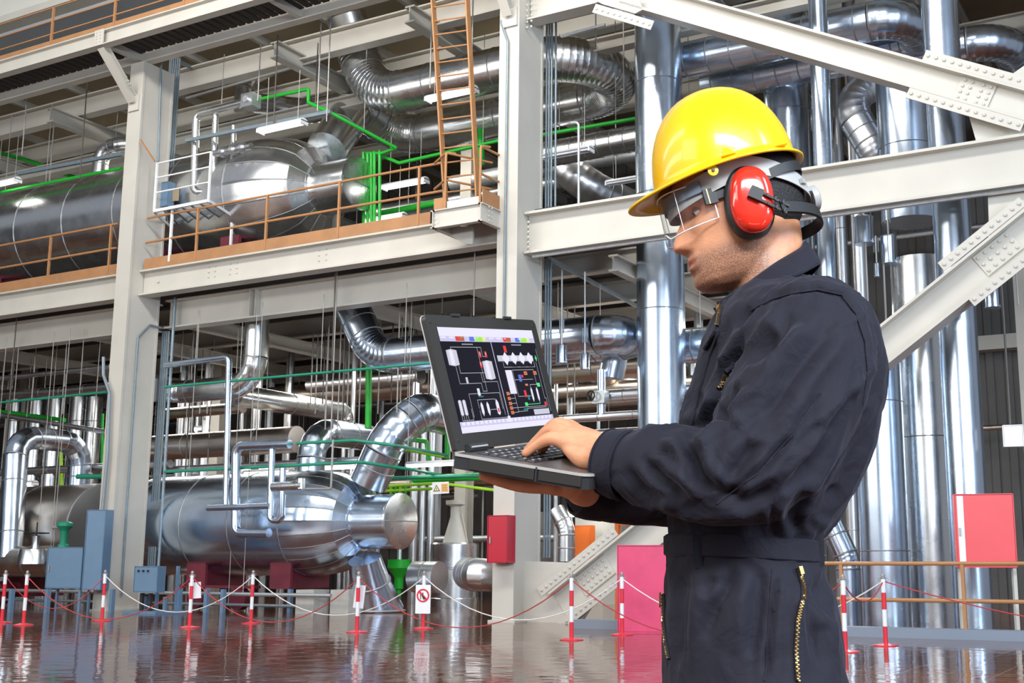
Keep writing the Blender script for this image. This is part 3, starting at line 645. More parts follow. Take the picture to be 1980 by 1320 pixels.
for px in (432, 452, 470): MB().cyl(P(px-3, 294-(px-432)*.2, 1), P(px+3, 293-(px-432)*.2, 1), rad(P(450, 290, 1), 11), 14).build('flange', 'clad_m', v_, 40)
# ================================================================ green and teal pipework
GR = [
 ('green pipe with square dip left of the ducts above the upper vessel', [(500, 192, 1.6), (597, 172, 1.6), (596, 198, 1.6), (640, 218, 1.6), (766, 286, 3.0)], 3.6, 'green'),
 ('green pipe looping right over the upper handrail', [(766, 286, 3.0), (738, 296, 3.0), (708, 296, 3.0)], 3.2, 'green'),
 ('second green pipe elbow right of the green bundle', [(735, 300, 3.2), (772, 315, 3.2), (860, 295, 3.2), (1010, 262, 3.2)], 3.6, 'green'),
 ('green pipe across the upper bay right of the middle column', [(1040, 262, 4.0), (1235, 228, 4.0)], 4, 'green'),
 ('green pipe along the top of the upper vessel at left', [(-20, 376, 1.3), (120, 350, 1.3), (235, 325, 1.3)], 3, 'green'),
 ('green pipe falling diagonally behind the upper vessel at far left', [(-20, 290, 4.2), (60, 312, 4.2), (150, 345, 4.2)], 4, 'green'),
 ('thick green pipe low behind the upper handrail', [(735, 413, 4.2), (845, 392, 4.2)], 7, 'green'),
 ('green vertical pipe on the far side behind the ladder', [(930, 250, 4.6), (930, 320, 4.6)], 7, 'green'),
 ('thick bright green riser between shiny bend and swan-neck duct', [(713, 700, 3.4), (712, 828, 3.4)], 6.5, 'green'),
 ('thin teal pipe crossing the whole lower bay between the columns', [(318, 748, .9), (560, 728, .9), (850, 700, .9)], 2.6, 'teal'),
 ('thin teal pipe at the left, above the pale thin pipe', [(-20, 780, 1.2), (206, 758, 1.2)], 2.6, 'teal'),
 ('upper of two teal pipes crossing the swan-neck duct', [(575, 857, .9), (685, 851, .9), (765, 861, 1.2), (865, 880, 4)], 3.2, 'teal'),
 ('lower of two teal pipes crossing the vessel and swan-neck duct', [(318, 912, .9), (545, 904, .9), (695, 893, .9), (800, 908, 2), (860, 920, 4)], 3.2, 'teal'),
 ('lime green pipe behind the dome, upper', [(735, 940, 3.8), (850, 934, 3.8), (960, 948, 3.8)], 3, 'lime'),
 ('lime green pipe behind the dome, lower', [(735, 950, 4.0), (840, 944, 4.0)], 3, 'lime'),
 ('teal green pipe left of the laptop base, above the lime ones', [(738, 925, 3.2), (955, 918, 3.2)], 4, 'teal'),
 ('thick green header pipe under the laptop, behind the warning sign', [(800, 926, 4.4), (960, 920, 4.4)], 8, 'green'),
 ('bright green riser right of the swan-neck duct', [(866, 835, 4.2), (865, 885, 4.2)], 6, 'green'),
 ('green bend between swan-neck duct and laptop', [(795, 850, 4.8), (825, 853, 4.8), (830, 890, 4.8)], 4.5, 'green'),
 ('lime green pipe slanting toward the laptop hinge', [(780, 868, 3.6), (868, 884, 5)], 3.4, 'lime'),
 ('teal green pipe crossing behind the inverted U pipe at left', [(150, 921, 1.6), (200, 921, 1.6)], 5, 'teal'),
 ('bright green vertical pipe between the legs of the inverted U pipe', [(118, 868, 4), (118, 940, 4)], 3.5, 'lime'),
 ('bright green vertical pipe beside the left column, behind the stacks', [(198, 800, 5), (197, 925, 5)], 3, 'green'),
 ('green cable tray strip at far left behind the pale thin pipe', [(-20, 792, 5), (125, 812, 5)], 4, 'green'),
]
for lab, sp, rp, m_ in GR: pipe('green_pipe' if m_ != 'teal' else 'teal_pipe', lab, sp, rpx=rp, m=m_, bend=.8, bands=0, n=10, single=True)
for i, px in enumerate((703, 711, 718, 724, 734)):
    pipe('green_tube', 'vertical green tube in the bundle right of the dome, '+['leftmost', 'second', 'middle', 'fourth', 'rightmost'][i], [(px, 296-abs(i-1)*2, 3.0), (px, 436, 3.0)], rpx=3.2, m='green', bands=0, n=8, single=True, group='green tube bundle')
for i, px in enumerate((756, 765, 774, 784)):
    pipe('green_tube', 'short vertical green tube behind the floor-level dome, '+['leftmost', 'second', 'third', 'rightmost'][i], [(px, 940, 4), (px, 1010, 4)], rpx=3, m='green' if i % 2 else 'lime', bands=0, n=8, single=True, group='green tubes behind the floor dome')
# ================================================================ conduits on columns
CO = [
 ('thin conduit running down the upper side face of the left column', [atX(q[0], q[1], xl+CW+.03) for q in ((312, 122), (310, 200), (306, 312))], 2, 'conduit'),
 ('thin conduit looping onto the lower side face of the left column', [atX(q[0], q[1], xl+CW+.03) for q in ((312, 634), (290, 628), (267, 652), (252, 900), (234, 1150))], 2.2, 'conduit'),
 ('thin conduit down the middle column front, with a crank near the top', [(968, 40, -.04), (982, 80, -.04), (979, 420, -.04), (974, 620, -.04)], 2.4, 'conduit'),
 ('thick grey conduit at the left edge of the left column', [(200, 690, -.1), (200, 725, -.1), (212, 760, -.1), (208, 880, -.1), (198, 990, -.1)], 3.2, 'conduit'),
]
for lab, sp, rp, m_ in CO: pipe('conduit', lab, sp, rpx=rp, m=m_, bend=1.5, bands=0, n=8, single=True, cat='conduit')
def bundle(pxs, py0, py1, dy, rp, where, group, py=600):
    for i, px in enumerate(pxs):
        p = P(px, py, dy); pipe('conduit', 'vertical conduit in the bundle '+where+', '+['first', 'second', 'third', 'fourth', 'fifth', 'sixth'][i]+' from left', [slide(p, 2, py0), slide(p, 2, py1)], r=rad(p, rp), m='conduit', bands=0, n=8, single=True, cat='conduit', group=group)
bundle((317, 320, 324, 328, 332, 336), 112, 400, 1.35, 1.8, 'behind the top of the left column', 'conduits behind the left column top', 300)
bundle((318, 322, 326, 330), 640, 1110, 1.25, 2.0, 'on the back edge of the left column', 'conduits behind the left column foot')
p = P(331, 700, 1.1); pipe('conduit', 'thicker conduit rising beside the bundle on the left column', [slide(p, 2, 575), slide(p, 2, 1100)], r=rad(p, 3), m='conduit', bands=0, n=10, single=True, cat='conduit')
bundle((1056, 1061, 1066, 1074), 25, 418, 1.3, 2.2, 'behind the middle column, upper storey', 'conduits behind the middle column top', 300)
bundle((1055, 1060, 1065), 500, 1078, 1.3, 2.2, 'behind the middle column, lower storey', 'conduits behind the middle column foot')
pipe('post', 'slim grey post with short top arm before the upper right bay', [(1104, 237, .3), (1119, 237, .3), (1119, 400, .3)], rpx=2.6, m='galv', single=True, n=8, cat='post')
# ================================================================ BARRIER POSTS, ROPES, SIGNS
def stanchion():
    s = thing('barrier_post', '', 'post')
    MB().lathe((0, 0, 0), (0, 0, 1), [(0, .17), (.012, .17), (.03, .06), (.035, .03)], 24).build('base_disc', 'red', s, 35)
    for i, (a, b, m_) in enumerate(((.03, .25, 'red'), (.25, .47, 'white'), (.47, .69, 'red'), (.69, .87, 'white'))):
        MB().cyl((0, 0, a), (0, 0, b), .031, 16).build('pole_band', m_, s, 40)
    MB().lathe((0, 0, .87), (0, 0, 1), [(0, .033), (.015, .036), (.02, .02), (.035, .018), (.04, .03), (.055, .026), (.075, .004)], 16).build('finial', 'rod', s, 35)
    for k in (-1, 1): MB().sweep([(k*(.035+.018*(1-math.cos(a))), 0, .86+.022*math.sin(a)) for a in [2*math.pi*j/10 for j in range(11)]], .004, 5, False).build('hook', 'rod', s, 40)
    return s
def copy_tree(o, parent=None):
    c = o.copy(); COL.objects.link(c); c.parent = parent
    for ch in [x for x in COL.objects if x.parent == o]: copy_tree(ch, c)
    return c
SPX = [((45, 1208), 'red and white barrier post near the left edge, before the brownish vessel'),
 ((366, 1213), 'red and white barrier post with blank white card, right of the left column'),
 ((690, 1222), 'red and white barrier post with tilted blank card, under the vessel dome'),
 ((1105, 1237), 'red and white barrier post before the diagonal brace foot'),
 ((1635, 1260), 'red and white barrier post nearest the right side of the coverall'),
 ((197, 1200), 'red and white barrier post before the foot of the left column'),
 ((485, 1205), 'red and white barrier post without card, left of the vessel dome'),
 ((818, 1215), 'red and white barrier post carrying the no open flame sign'),
 ((1203, 1227), 'red and white barrier post before the pink red cabinet'),
 ((1713, 1248), 'red and white barrier post farther right of the coverall'),
 ((3, 1204), 'red and white barrier post cut by the left edge')]
proto = stanchion(); SP = []
for i, (s, lab) in enumerate(SPX):
    o = proto if i == 0 else copy_tree(proto); p = atZ(*s, 0); o.location = p; o['label'] = lab; o['group'] = 'red and white barrier posts'; SP.append(p)
def rope(a, b, sag, m_, lab, h=.84):
    a, b = Vector(a)+Vector((0, 0, h)), Vector(b)+Vector((0, 0, h)); pts = []
    for k in range(17):
        t = k/16; p = a.lerp(b, t); p.z -= sag*4*t*(1-t); pts.append(p)
    tag(MB().sweep(pts, .009, 6).build('barrier_rope', m_, None, 40, tuple(a)), lab, 'rope', 'barrier ropes')
RW = ['from the left edge post to the second near post', 'from the post right of the left column to the one under the dome', 'from the post under the dome to the one before the brace', 'from the brace post toward the coverall']
for i in range(4): rope(SP[i], SP[i+1], .72, 'rope_r', 'reddish rope '+RW[i])
RW2 = ['from the post at the left column foot rightward', 'from the post left of the dome to the no flame post', 'from the no flame post to the pink cabinet post', 'from the pink cabinet post behind the coverall']
for i in range(4): rope(SP[5+i], SP[6+i], .66, 'rope_w', 'pale rope '+RW2[i])
rope(SP[9], SP[9]+Vector((5, .3, -.7)), .2, 'rope_r', 'reddish rope from the farther right post to the right edge')
rope(SP[10], SP[5], .6, 'rope_r', 'reddish rope from the left edge post to the left column post')
rope(SP[4], SP[9], .25, 'rope_r', 'short reddish rope joining the two posts right of the coverall')
def card(name, lab, cat, c, w_, h_, tilt=0, m_='white', t_=.012, yaw=AL*.6, parent=None):
    u = Vector((math.cos(yaw), math.sin(yaw), 0)); n = Vector((math.sin(yaw), -math.cos(yaw), 0)); v = Vector((0, 0, 1))
    u, v = u*math.cos(tilt)+v*math.sin(tilt), v*math.cos(tilt)-u*math.sin(tilt)
    o = MB().obox(c, u*(w_/2), n*(t_/2), v*(h_/2)).build(name, m_, parent, None, None if parent else tuple(c))
    if not parent: tag(o, lab, cat)
    return o, Vector(c)+n*(t_/2), u, v, n
def at(i, px, py, back=.05): # point at the distance of post i
    p = SP[i]; r = ray(px, py); return C0+r*((p.y+back)/r.y)
card('blank_card', 'blank white card hung behind the post right of the left column', 'sign', at(1, 377, 1141), .22, .27, .08)
card('blank_card', 'tilted blank white card hung behind the post under the dome', 'sign', at(2, 695, 1153), .17, .36, -.1)
s_ = thing('no_flame_sign', 'white sign with red crossed-out circle over a black flame symbol', 'sign', at(7, 818, 1158, -.05))
c_ = at(7, 818, 1158, -.05)
_, cc, u, v, n = card('sign_plate', None, None, c_, .26, .47, 0, parent=s_)
def ringmb(c, u, v, r0, r1, th, n_, k=32):
    mb = MB(); vs = []
    for a in [2*math.pi*j/k for j in range(k)]:
        d = u*math.cos(a)+v*math.sin(a); vs += [c+d*r0, c+d*r1, c+d*r1+n_*th, c+d*r0+n_*th]
    fs = []
    for j in range(k):
        a, b = j*4, ((j+1) % k)*4
        for q in range(4): fs.append((a+q, a+(q+1) % 4, b+(q+1) % 4, b+q))
    return mb.add(vs, fs)
ic = cc+v*.06
MB().sweep([ic+u*.03-v*.06+n*.003, ic-u*.01+v*.0+n*.003, ic+u*.0+v*.05+n*.003], [.02, .013, .006], 8).build('flame_symbol', 'black', s_)
MB().sweep([ic-u*.04-v*.06+n*.003, ic-u*.045+v*.02+n*.003], .006, 6).build('match_symbol', 'black', s_)
ringmb(ic, u, v, .085, .11, .006, n).build('prohibition_ring', 'red', s_)
MB().obox(ic+n*.006, (u-v)*.068, (u+v)*.011, n*.002).build('slash', 'red', s_)
# warning sign on the green pipes
wp = P(852, 943, 3.0); s_ = thing('warning_sign', 'white warning sign with black triangle and orange text block, under the laptop corner', 'sign', wp)
_, cc, u, v, n = card('sign_plate', None, None, wp, .37, .26, .06, parent=s_, yaw=AL)
tc_ = cc-u*.09; q = [tc_-u*.075-v*.07, tc_+u*.075-v*.07, tc_+v*.08]
MB().add(q+[p+n*.004 for p in q], [(0, 1, 2), (5, 4, 3), (0, 1, 4, 3), (1, 2, 5, 4), (2, 0, 3, 5)]).build('triangle_border', 'black', s_)
g_ = sum(q, Vector())/3; q2 = [g_+(p-g_)*.7+n*.0045 for p in q]
MB().add(q2+[p+n*.003 for p in q2], [(0, 1, 2), (5, 4, 3), (0, 1, 4, 3), (1, 2, 5, 4), (2, 0, 3, 5)]).build('triangle_field', mat('pale_yellow', (.85, .75, .35), .5), s_)
MB().obox(g_+n*.009+v*.005, u*.006, v*.024, n*.001).build('symbol_mark', 'black', s_)
MB().obox(cc+u*.09, u*.075, v*.09, n*.003).build('text_block', mat('text_orange', (.80, .47, .16), .6), s_)
for k in range(3): MB().obox(cc+u*.09+v*(.05-.05*k)+n*.005, u*.055, v*.006, n*.001).build('text_line', 'toe', s_)
# ================================================================ CABINETS
def cabinet(name, lab, c0, w_, d_, h_, m_, z0=0., yaw=0., door_in=.02, legs=0., strip=False, handle=True, cat='cabinet', knobs=0):
    c0 = Vector(c0); c0.z = z0 if z0 is not None else c0.z; root = thing(name, lab, cat, c0)
    u = Vector((math.cos(yaw), math.sin(yaw), 0)); n = Vector((math.sin(yaw), -math.cos(yaw), 0)); Z = Vector((0, 0, 1))
    b = c0+Z*(legs+h_/2)
    MB().obox(b, u*(w_/2), n*(d_/2), Z*(h_/2)).build('body', m_, root)
    fr = b+n*(d_/2)
    dr = MB().obox(fr+n*.008, u*(w_/2-door_in), n*.008, Z*(h_/2-door_in)).build('door', m_, root)
    for s in (-1, 1):
        MB().obox(fr+u*s*(w_/2-.006)+n*.012, u*.006, n*.012, Z*(h_/2)).build('frame_edge', m_, root)
        MB().obox(fr+Z*s*(h_/2-.006)+n*.012, u*(w_/2), n*.012, Z*.006).build('frame_edge', m_, root)
    if handle: MB().obox(fr-u*(w_/2-.07)+n*.03-Z*.02, u*.012, n*.014, Z*.06).build('handle', 'rod', dr)
    for k in range(knobs): MB().cyl(fr+u*(-w_*.3+.2*k*w_)+Z*h_*.32+n*.01, fr+u*(-w_*.3+.2*k*w_)+Z*h_*.32+n*.05, .022, 12).build('knob', 'black', dr, 40)
    if strip: MB().obox(fr-u*(w_/2-.09)+n*.018, u*.045, n*.004, Z*(h_/2-.03)).build('white_strip', 'white', dr)
    if legs:
        for s in (-1, 1):
            for t in (-1, 1): MB().bar(c0+u*s*(w_/2-.04)+n*t*(d_/2-.04), c0+u*s*(w_/2-.04)+n*t*(d_/2-.04)+Z*legs, .05, .05, n).build('leg', 'steel' if strip else m_, root)
    return root
def wid(p, px): return px*proj(p)[2]/F
p = atZ(1246, 1222, 0); cabinet('hose_cabinet', 'large pink red hose cabinet standing on the floor, partly hidden by the coverall', p, wid(p, 100)/math.cos(.12), .35, wid(p, 166), 'pink', 0, AL-.12)
p = atZ(1915, 1232, 0); hl = wid(p, 133); cabinet('hose_cabinet', 'bright red hose cabinet with white strip, raised on pale legs at the right', p, wid(p, 112), .28, wid(p, 142), 'coral', 0, AL*.55, strip=True, legs=hl)
MB_ = P(966, 1088, -.2); cabinet('hose_cabinet', 'narrow crimson cabinet hung on the foot of the middle column', Vector((MB_.x+.0, YF-.14, 0)), wid(MB_, 46), .26, wid(MB_, 91), 'crimson', P(966, 1088, -.2).z, 0)
p = atZ(290, 1186, 0)
cabinet('junction_cabinet', 'blue grey switch box with three dark knobs, right of the left column foot', P(288, 1150, -.25), .62, .25, wid(P(288, 1150, -.25), 50), 'blue', P(288, 1145, -.25).z, .15, knobs=3, handle=False)
fr_ = thing('box_frame', 'blue grey floor frame carrying the switch box', 'frame', P(290, 1186, -.2))
pb_ = P(288, 1150, -.25)
for s in (-.3, .3):
    for t in (.18, .5): MB().bar((pb_.x+s, pb_.y+t, 0), (pb_.x+s, pb_.y+t, 1.0 if t > .3 else .35), .06, .06, (0, 1, 0)).build('leg', 'blue', fr_)
MB().box((pb_.x-.5, pb_.y-.25, 0), (pb_.x+.5, pb_.y+.6, .05)).build('foot', 'blue', fr_)
for s in (-.2, .05): MB().bar((pb_.x+s, pb_.y, 0), (pb_.x+s, pb_.y, .42), .07, .07, (0, 1, 0)).build('conduit_stub', 'dark', fr_)
pc_ = P(190, 1062, -.3)
cabinet('junction_cabinet', 'tall slim blue grey cable cabinet against the left column', (pc_.x, pc_.y, 0), wid(pc_, 40), .3, wid(pc_, 152), 'blue', P(190, 1140, -.3).z, .3, handle=False)
pc_ = P(136, 1100, -.4)
cabinet('junction_cabinet', 'square blue grey control box on legs, left of the slim cable cabinet', (pc_.x, pc_.y, 0), wid(pc_, 78), .4, wid(pc_, 78), 'blue', 0, .25, legs=P(136, 1137, -.4).z)
cabinet('junction_cabinet', 'small grey pull box hanging from a rod at the right edge', (P(1960, 860, 1.2).x, YF+1.2, 0), wid(P(1960, 860, 1.2), 38), .15, wid(P(1960, 860, 1.2), 42), 'white', P(1960, 864, 1.2).z, .2, handle=False)
cabinet('junction_cabinet', 'blue grey box behind the small white access platform', (P(318, 400, .9).x, YF+.9, 0), .42, .2, .62, 'blue', P(318, 402, .9).z, 0, handle=False)
cabinet('notice_box', 'small orange cabinet seen far behind the diagonal brace', (P(1126, 1080, 7).x, YF+7, 0), .6, .2, .8, 'orange', P(1126, 1080, 7).z, 0, handle=False)
# valves at left
p = P(66, 1090, .6); v_ = thing('gate_valve', 'silver valve with black handwheel on the thick low pipe at the left', 'valve', p)
MB().lathe(p, (0, 0, 1), [(0, .40), (.33, .36), (.36, .34), (.37, .1)], 28).build('bonnet', 'clad', v_, 35)
MB().lathe(p+Vector((0, 0, .37)), (0, 0, 1), [(0, .1), (.12, .08), (.3, .1), (.32, .05)], 14).build('yoke', 'clad', v_, 35)
MB().cyl(p+Vector((0, 0, .6)), p+Vector((0, 0, 1.0)), .02, 8).build('stem', 'black', v_)
wheel(p+Vector((0, 0, .74)), (0, 0, 1), .28, 'black', v_)
p = P(122, 1062, .5); v_ = thing('globe_valve', 'teal green flanged valve above the control box at the left', 'valve', p)
MB().lathe(p, (0, 0, 1), [(0, .14), (.1, .13), (.14, .09), (.42, .09), (.46, .11), (.55, .19), (.62, .19), (.66, .12)], 20).build('valve_body', 'teal', v_, 35)
MB().cyl(p+Vector((-.35, -.05, .52)), p+Vector((0, 0, .52)), .045, 10).build('actuator', 'rod', v_, 35)
# ================================================================ RIGHT RAILING AND KERB
q0 = atZ(1560, 1226, 0); q1 = atZ(1990, 1242, 0); yk = (q0.y+q1.y)/2
kb = MB().box((q0.x-4, yk, 0), (q1.x+1.5, yk+.3, .14)).build('kerb', mat('kerb_blue', (.22, .26, .32), .6, bump=.1), None, None, (q0.x, yk, 0)); tag(kb, 'blue grey kerb along the floor at the right, before the vertical pipes', 'kerb')
yr = yk+.12; ra = atY(1590, 1089, yr); rb = atY(1620, 1158, yr)
railing('brown pipe handrail on the kerb, right of the coverall', ra.x-3, atY(1985, 1089, yr).x, yr, .14, [atY(x, 1120, yr).x for x in (1440, 1627, 1862)], (ra.z-.14, rb.z-.14), .03)
# ================================================================ FLUORESCENT LAMPS
def lamp(px, py, dy, lab, L_=1.3, lit=True, hang=1.2):
    p = P(px, py, dy); root = thing('fluorescent_lamp', lab, 'lamp', p+Vector((0, 0, .09)), 'fluorescent lamps')
    MB().add([p+Vector(q) for q in ((-L_/2, -.13, .03), (L_/2, -.13, .03), (L_/2, .13, .03), (-L_/2, .13, .03), (-L_/2, -.05, .1), (L_/2, -.05, .1), (L_/2, .05, .1), (-L_/2, .05, .1))],
             [(3, 2, 1, 0), (4, 5, 6, 7), (0, 1, 5, 4), (1, 2, 6, 5), (2, 3, 7, 6), (3, 0, 4, 7)]).build('housing', 'white', root)
    for s in (-.07, .07):
        MB().cyl(p+Vector((-L_/2+.03, s, 0)), p+Vector((L_/2-.03, s, 0)), .026, 10).build('lamp_tube', 'tube' if lit else 'white', root, 40)
    for s in (-1, 1):
        MB().box(p+Vector((s*(L_/2-.02)-.02, -.12, -.05)), p+Vector((s*(L_/2-.02)+.02, .12, .05))).build('end_cap', 'white', root)
        MB().cyl(p+Vector((s*L_*.35, 0, .1)), p+Vector((s*L_*.35, 0, .1+hang)), .008, 6).build('hanger', 'rod', root)
for a in ((545, 246, .7, 'lit fluorescent lamp before the upper vessel, left of the dome neck duct', 1.35), (873, 184, 1.4, 'lit fluorescent lamp behind the ladder before the twin ducts', 1.3),
    (783, 357, 3.4, 'lit fluorescent lamp behind the handrail right of the dome, upper one', 1.3), (745, 424, 3.6, 'lit fluorescent lamp behind the green bundle, lower one', 1.2),
    (12, 354, 1.0, 'lit fluorescent lamp over the upper vessel at the left edge', 1.0), (836, 899, 3.0, 'lit fluorescent lamp left of the laptop base', 1.35),
    (1138, 996, 6.5, 'lit fluorescent lamp below the near sleeve, left one', 1.2), (1180, 980, 8.5, 'lit fluorescent lamp below the near sleeve, middle one', 1.5),
    (1222, 990, 9.5, 'lit fluorescent lamp below the near sleeve, right one', 1.2), (520, 914, 4.4, 'lit fluorescent lamp low behind the teal pipe, between the thin pipes', 1.6),
    (655, 905, 5.5, 'lit fluorescent lamp low behind the swan-neck duct foot', 1.4), (1185, 728, 6.5, 'lit fluorescent lamp behind the reducer pipe right of the laptop', 1.4),
    (392, 829, 9, 'small distant lit lamp left of the shiny vertical bend', .9), (40, 936, 6, 'lit fluorescent lamp behind the inverted U pipe', 1.4), (740, 762, 9, 'small distant lit lamp right of the bright green riser', 1.0),
    (500, 905, 9.5, 'distant lit lamp behind the vessel, among far pipes', 1.4)): lamp(*a)
lamp(1097, 298, 2.4, 'unlit twin-tube lamp behind the slim post, upper right bay', 1.2, False)
lamp(1216, 350, 6.0, 'unlit lamp left of the helmet brim', 1.2, False)
# ================================================================ RODS, STRUTS, SPRING HANGERS
def rod(px, y0, y1, dy, rp, m_, lab):
    p = P(px, (y0+y1)/2, dy); t_ = slide(p, 2, y0); tp_ = 13.3 if t_.z > 8 else 6.95 if dy > 1.25 else 7.45
    if tp_ > t_.z and tp_-t_.z < 3: t_.z = tp_
    tag(MB().cyl(t_, slide(p, 2, y1), rad(p, rp), 6).build('hanger_rod', m_, None, 40, tuple(slide(p, 2, y0))), lab, 'rod', 'thin hanger rods')
RODS = [(48, 172, 300, .6), (162, 150, 345, 1), (98, 290, 350, 2), (501, 100, 195, 1), (530, 190, 250, .8), (617, 60, 215, .8), (635, 60, 235, .7), (612, 110, 200, 1.6), (833, 20, 170, 1.2), (913, 30, 150, 1),
 (20, 612, 900, .9), (65, 660, 800, 2.4), (125, 690, 800, 3), (185, 690, 860, 3), (372, 640, 700, 3), (352, 640, 720, 3), (362, 700, 1000, 2.6), (388, 720, 800, 5), (402, 720, 800, 5), (645, 535, 720, .8), (642, 720, 850, 1), (917, 490, 610, .8), (855, 575, 605, 1.5),
 (603, 640, 790, 5), (612, 640, 800, 5), (626, 660, 780, 4.5), (632, 660, 830, 3), (655, 690, 830, 3), (665, 700, 820, 4.5), (672, 700, 820, 4.5), (680, 700, 820, 4.5), (688, 700, 820, 4.5), (695, 720, 820, 5), (732, 700, 800, 4), (757, 700, 780, 4), (768, 690, 860, 2.2), (775, 690, 790, 4), (803, 700, 770, 5),
 (1087, 555, 665, 1.6), (1111, 640, 800, 5), (1131, 560, 585, 2), (1097, 720, 800, 5), (1206, 100, 200, 3), (1152, 40, 90, 2.6), (1676, 470, 600, 2), (1711, 510, 625, 2.2), (1945, 550, 820, 1.2), (1966, 500, 590, 3)]
import collections
for i, (px, y0, y1, dy) in enumerate(RODS):
    side = 'upper bays' if y1 < 520 else 'lower bays'
    rod(px, y0, y1, dy, 1.3 if px < 1600 else 2.2, ('rod', 'darkrod')[i % 3 == 1], 'thin vertical hanger rod in the %s, %s' % (side, 'left of the left column' if px < 200 else 'between the two columns' if px < 950 else 'right of the middle column' if px < 1250 else 'right of the helmet'))
def spring(px, y0, y1, dy, rp, lab, yrod=None):
    p = P(px, (y0+y1)/2, dy); a, b = slide(p, 2, y0), slide(p, 2, y1); r = rad(p, rp); root = thing('spring_hanger', lab, 'hanger', b)
    H_ = (a-b).z
    MB().lathe(b, (0, 0, 1), [(0, r*1.08), (H_*.04, r*1.08), (H_*.05, r), (H_*.96, r), (H_, r*1.05), (H_*1.03, r*.9)], 20).build('can', 'clad_b', root, 30)
    MB().bar(b+Vector((r*.9, -r*.5, H_*.1)), b+Vector((r*.9, -r*.5, H_*1.1)), .02, .02, (0, 1, 0)).build('scale_bar', 'dark', root)
    MB().cyl(a, Vector((a.x, a.y, max(6.95 if a.z < 6.5 else 7.15, a.z+.6))), .018, 8).build('top_rod', 'galv', root)
    for s in (-1, 1): MB().cyl(a+Vector((s*.045, 0, .25)), a+Vector((s*.045, 0, .55)), .014, 6).build('turnbuckle', 'conduit', root)
for a in ((1086, 668, 702, 1.6, 11, 'silver spring hanger can right of the laptop lid, nearer one'), (1131, 685, 714, 2.0, 9, 'silver spring hanger can right of the laptop lid, farther one'), (1671, 420, 472, 2.0, 18, 'silver spring hanger can under the beam, just right of the slender pipe'),
    (1719, 457, 510, 2.2, 15, 'silver spring hanger can under the beam, left of the front pipe'), (1920, 560, 595, 3, 15, 'silver spring hanger can at the right, below the lower brace'), (1696, 510, 535, 5, 6, 'tiny distant spring hanger can behind the two rods')): spring(*a)
def chan(lab, a, b, s=.06, m_='conduit'): tag(MB().bar(a, b, s, s).build('strut_channel', m_, None, None, tuple(a)), lab, 'channel')
chan('blue grey strut channel hung over the upper vessel, left of the left column', P(35, 336, 1.3), P(236, 298, 1.3), .09)
chan('blue grey strut channel hung between thin pipes and dome neck', P(360, 272, .9), P(640, 216, .9), .08)
chan('pale strut channel under the roof right of the middle column', P(1085, 70, 2.6), P(1170, 48, 2.6), .06, 'galv')
chan('dark channel run sloping away under the mezzanine behind the left column', P(335, 615, 1.7), P(660, 680, 8.5), .07)
chan('second channel run sloping away under the mezzanine, just below the first', P(338, 628, 1.7), P(660, 692, 8.5), .05)
chan('dark channel run sloping under the mezzanine right of the middle column', P(1062, 500, 1.5), P(1232, 592, 5), .07)
chan('pale bent bar under the roof behind the left column', P(345, 118, 1.5), P(440, 165, 4), .08)
chan('long slim pale bar hung beneath the roof beams left of the ladder', P(360, 190, 2.2), P(640, 110, 2.2), .05, 'rod')
chan('long slim pale bar under the roof, left of the left column', P(0, 245, 2.8), P(236, 195, 2.8), .04, 'rod')
# ================================================================ ACCESS PLATFORM ON THE UPPER VESSEL
ap = thing('access_platform', 'small white-railed access platform before the upper vessel', 'platform', P(350, 400, .7))
A, B, C_, D = P(298, 408, .2), P(403, 388, .2), P(450, 400, 1.4), P(330, 425, 1.4)
C_.z = B.z = D.z = A.z
for a, b in ((A, B), (B, C_), (A, D)): MB().bar(a, b, .05, .07).build('frame_bar', 'white', ap)
for k in range(1, 6):
    t = k/6; MB().bar(A.lerp(B, t), D.lerp(C_, t), .04, .04).build('floor_bar', 'conduit', ap)
for q, h in ((A, 1.18), (B, 1.18)): MB().bar(q, q+Vector((0, 0, h)), .045, .045, (0, 1, 0)).build('post', 'white', ap)
for h in (1.18, .82, .45): MB().cyl(A+Vector((0, 0, h)), B+Vector((0, 0, h)), .02, 8).build('rail', 'white', ap)
MB().bar(C_, Vector((C_.x, C_.y, ZM)), .05, .05, (0, 1, 0)).build('support_leg', 'white', ap)
q = P(345, 470, .4); MB().bar(Vector((A.x+.5, A.y+.1, A.z)), Vector((A.x+.5, A.y+.1, ZM)), .05, .05, (0, 1, 0)).build('support_leg', 'white', ap)
card('instrument_plate', 'small tan instrument plate on the upper vessel by the access platform', 'sign', P(340, 377, .9), .17, .3, 0, 'tan')
# brown slanted rod across left column top
chan('thin rusty brown rod leaning on the left column', P(272, 270, -.06), P(299, 312, -.06), .03, 'brown')
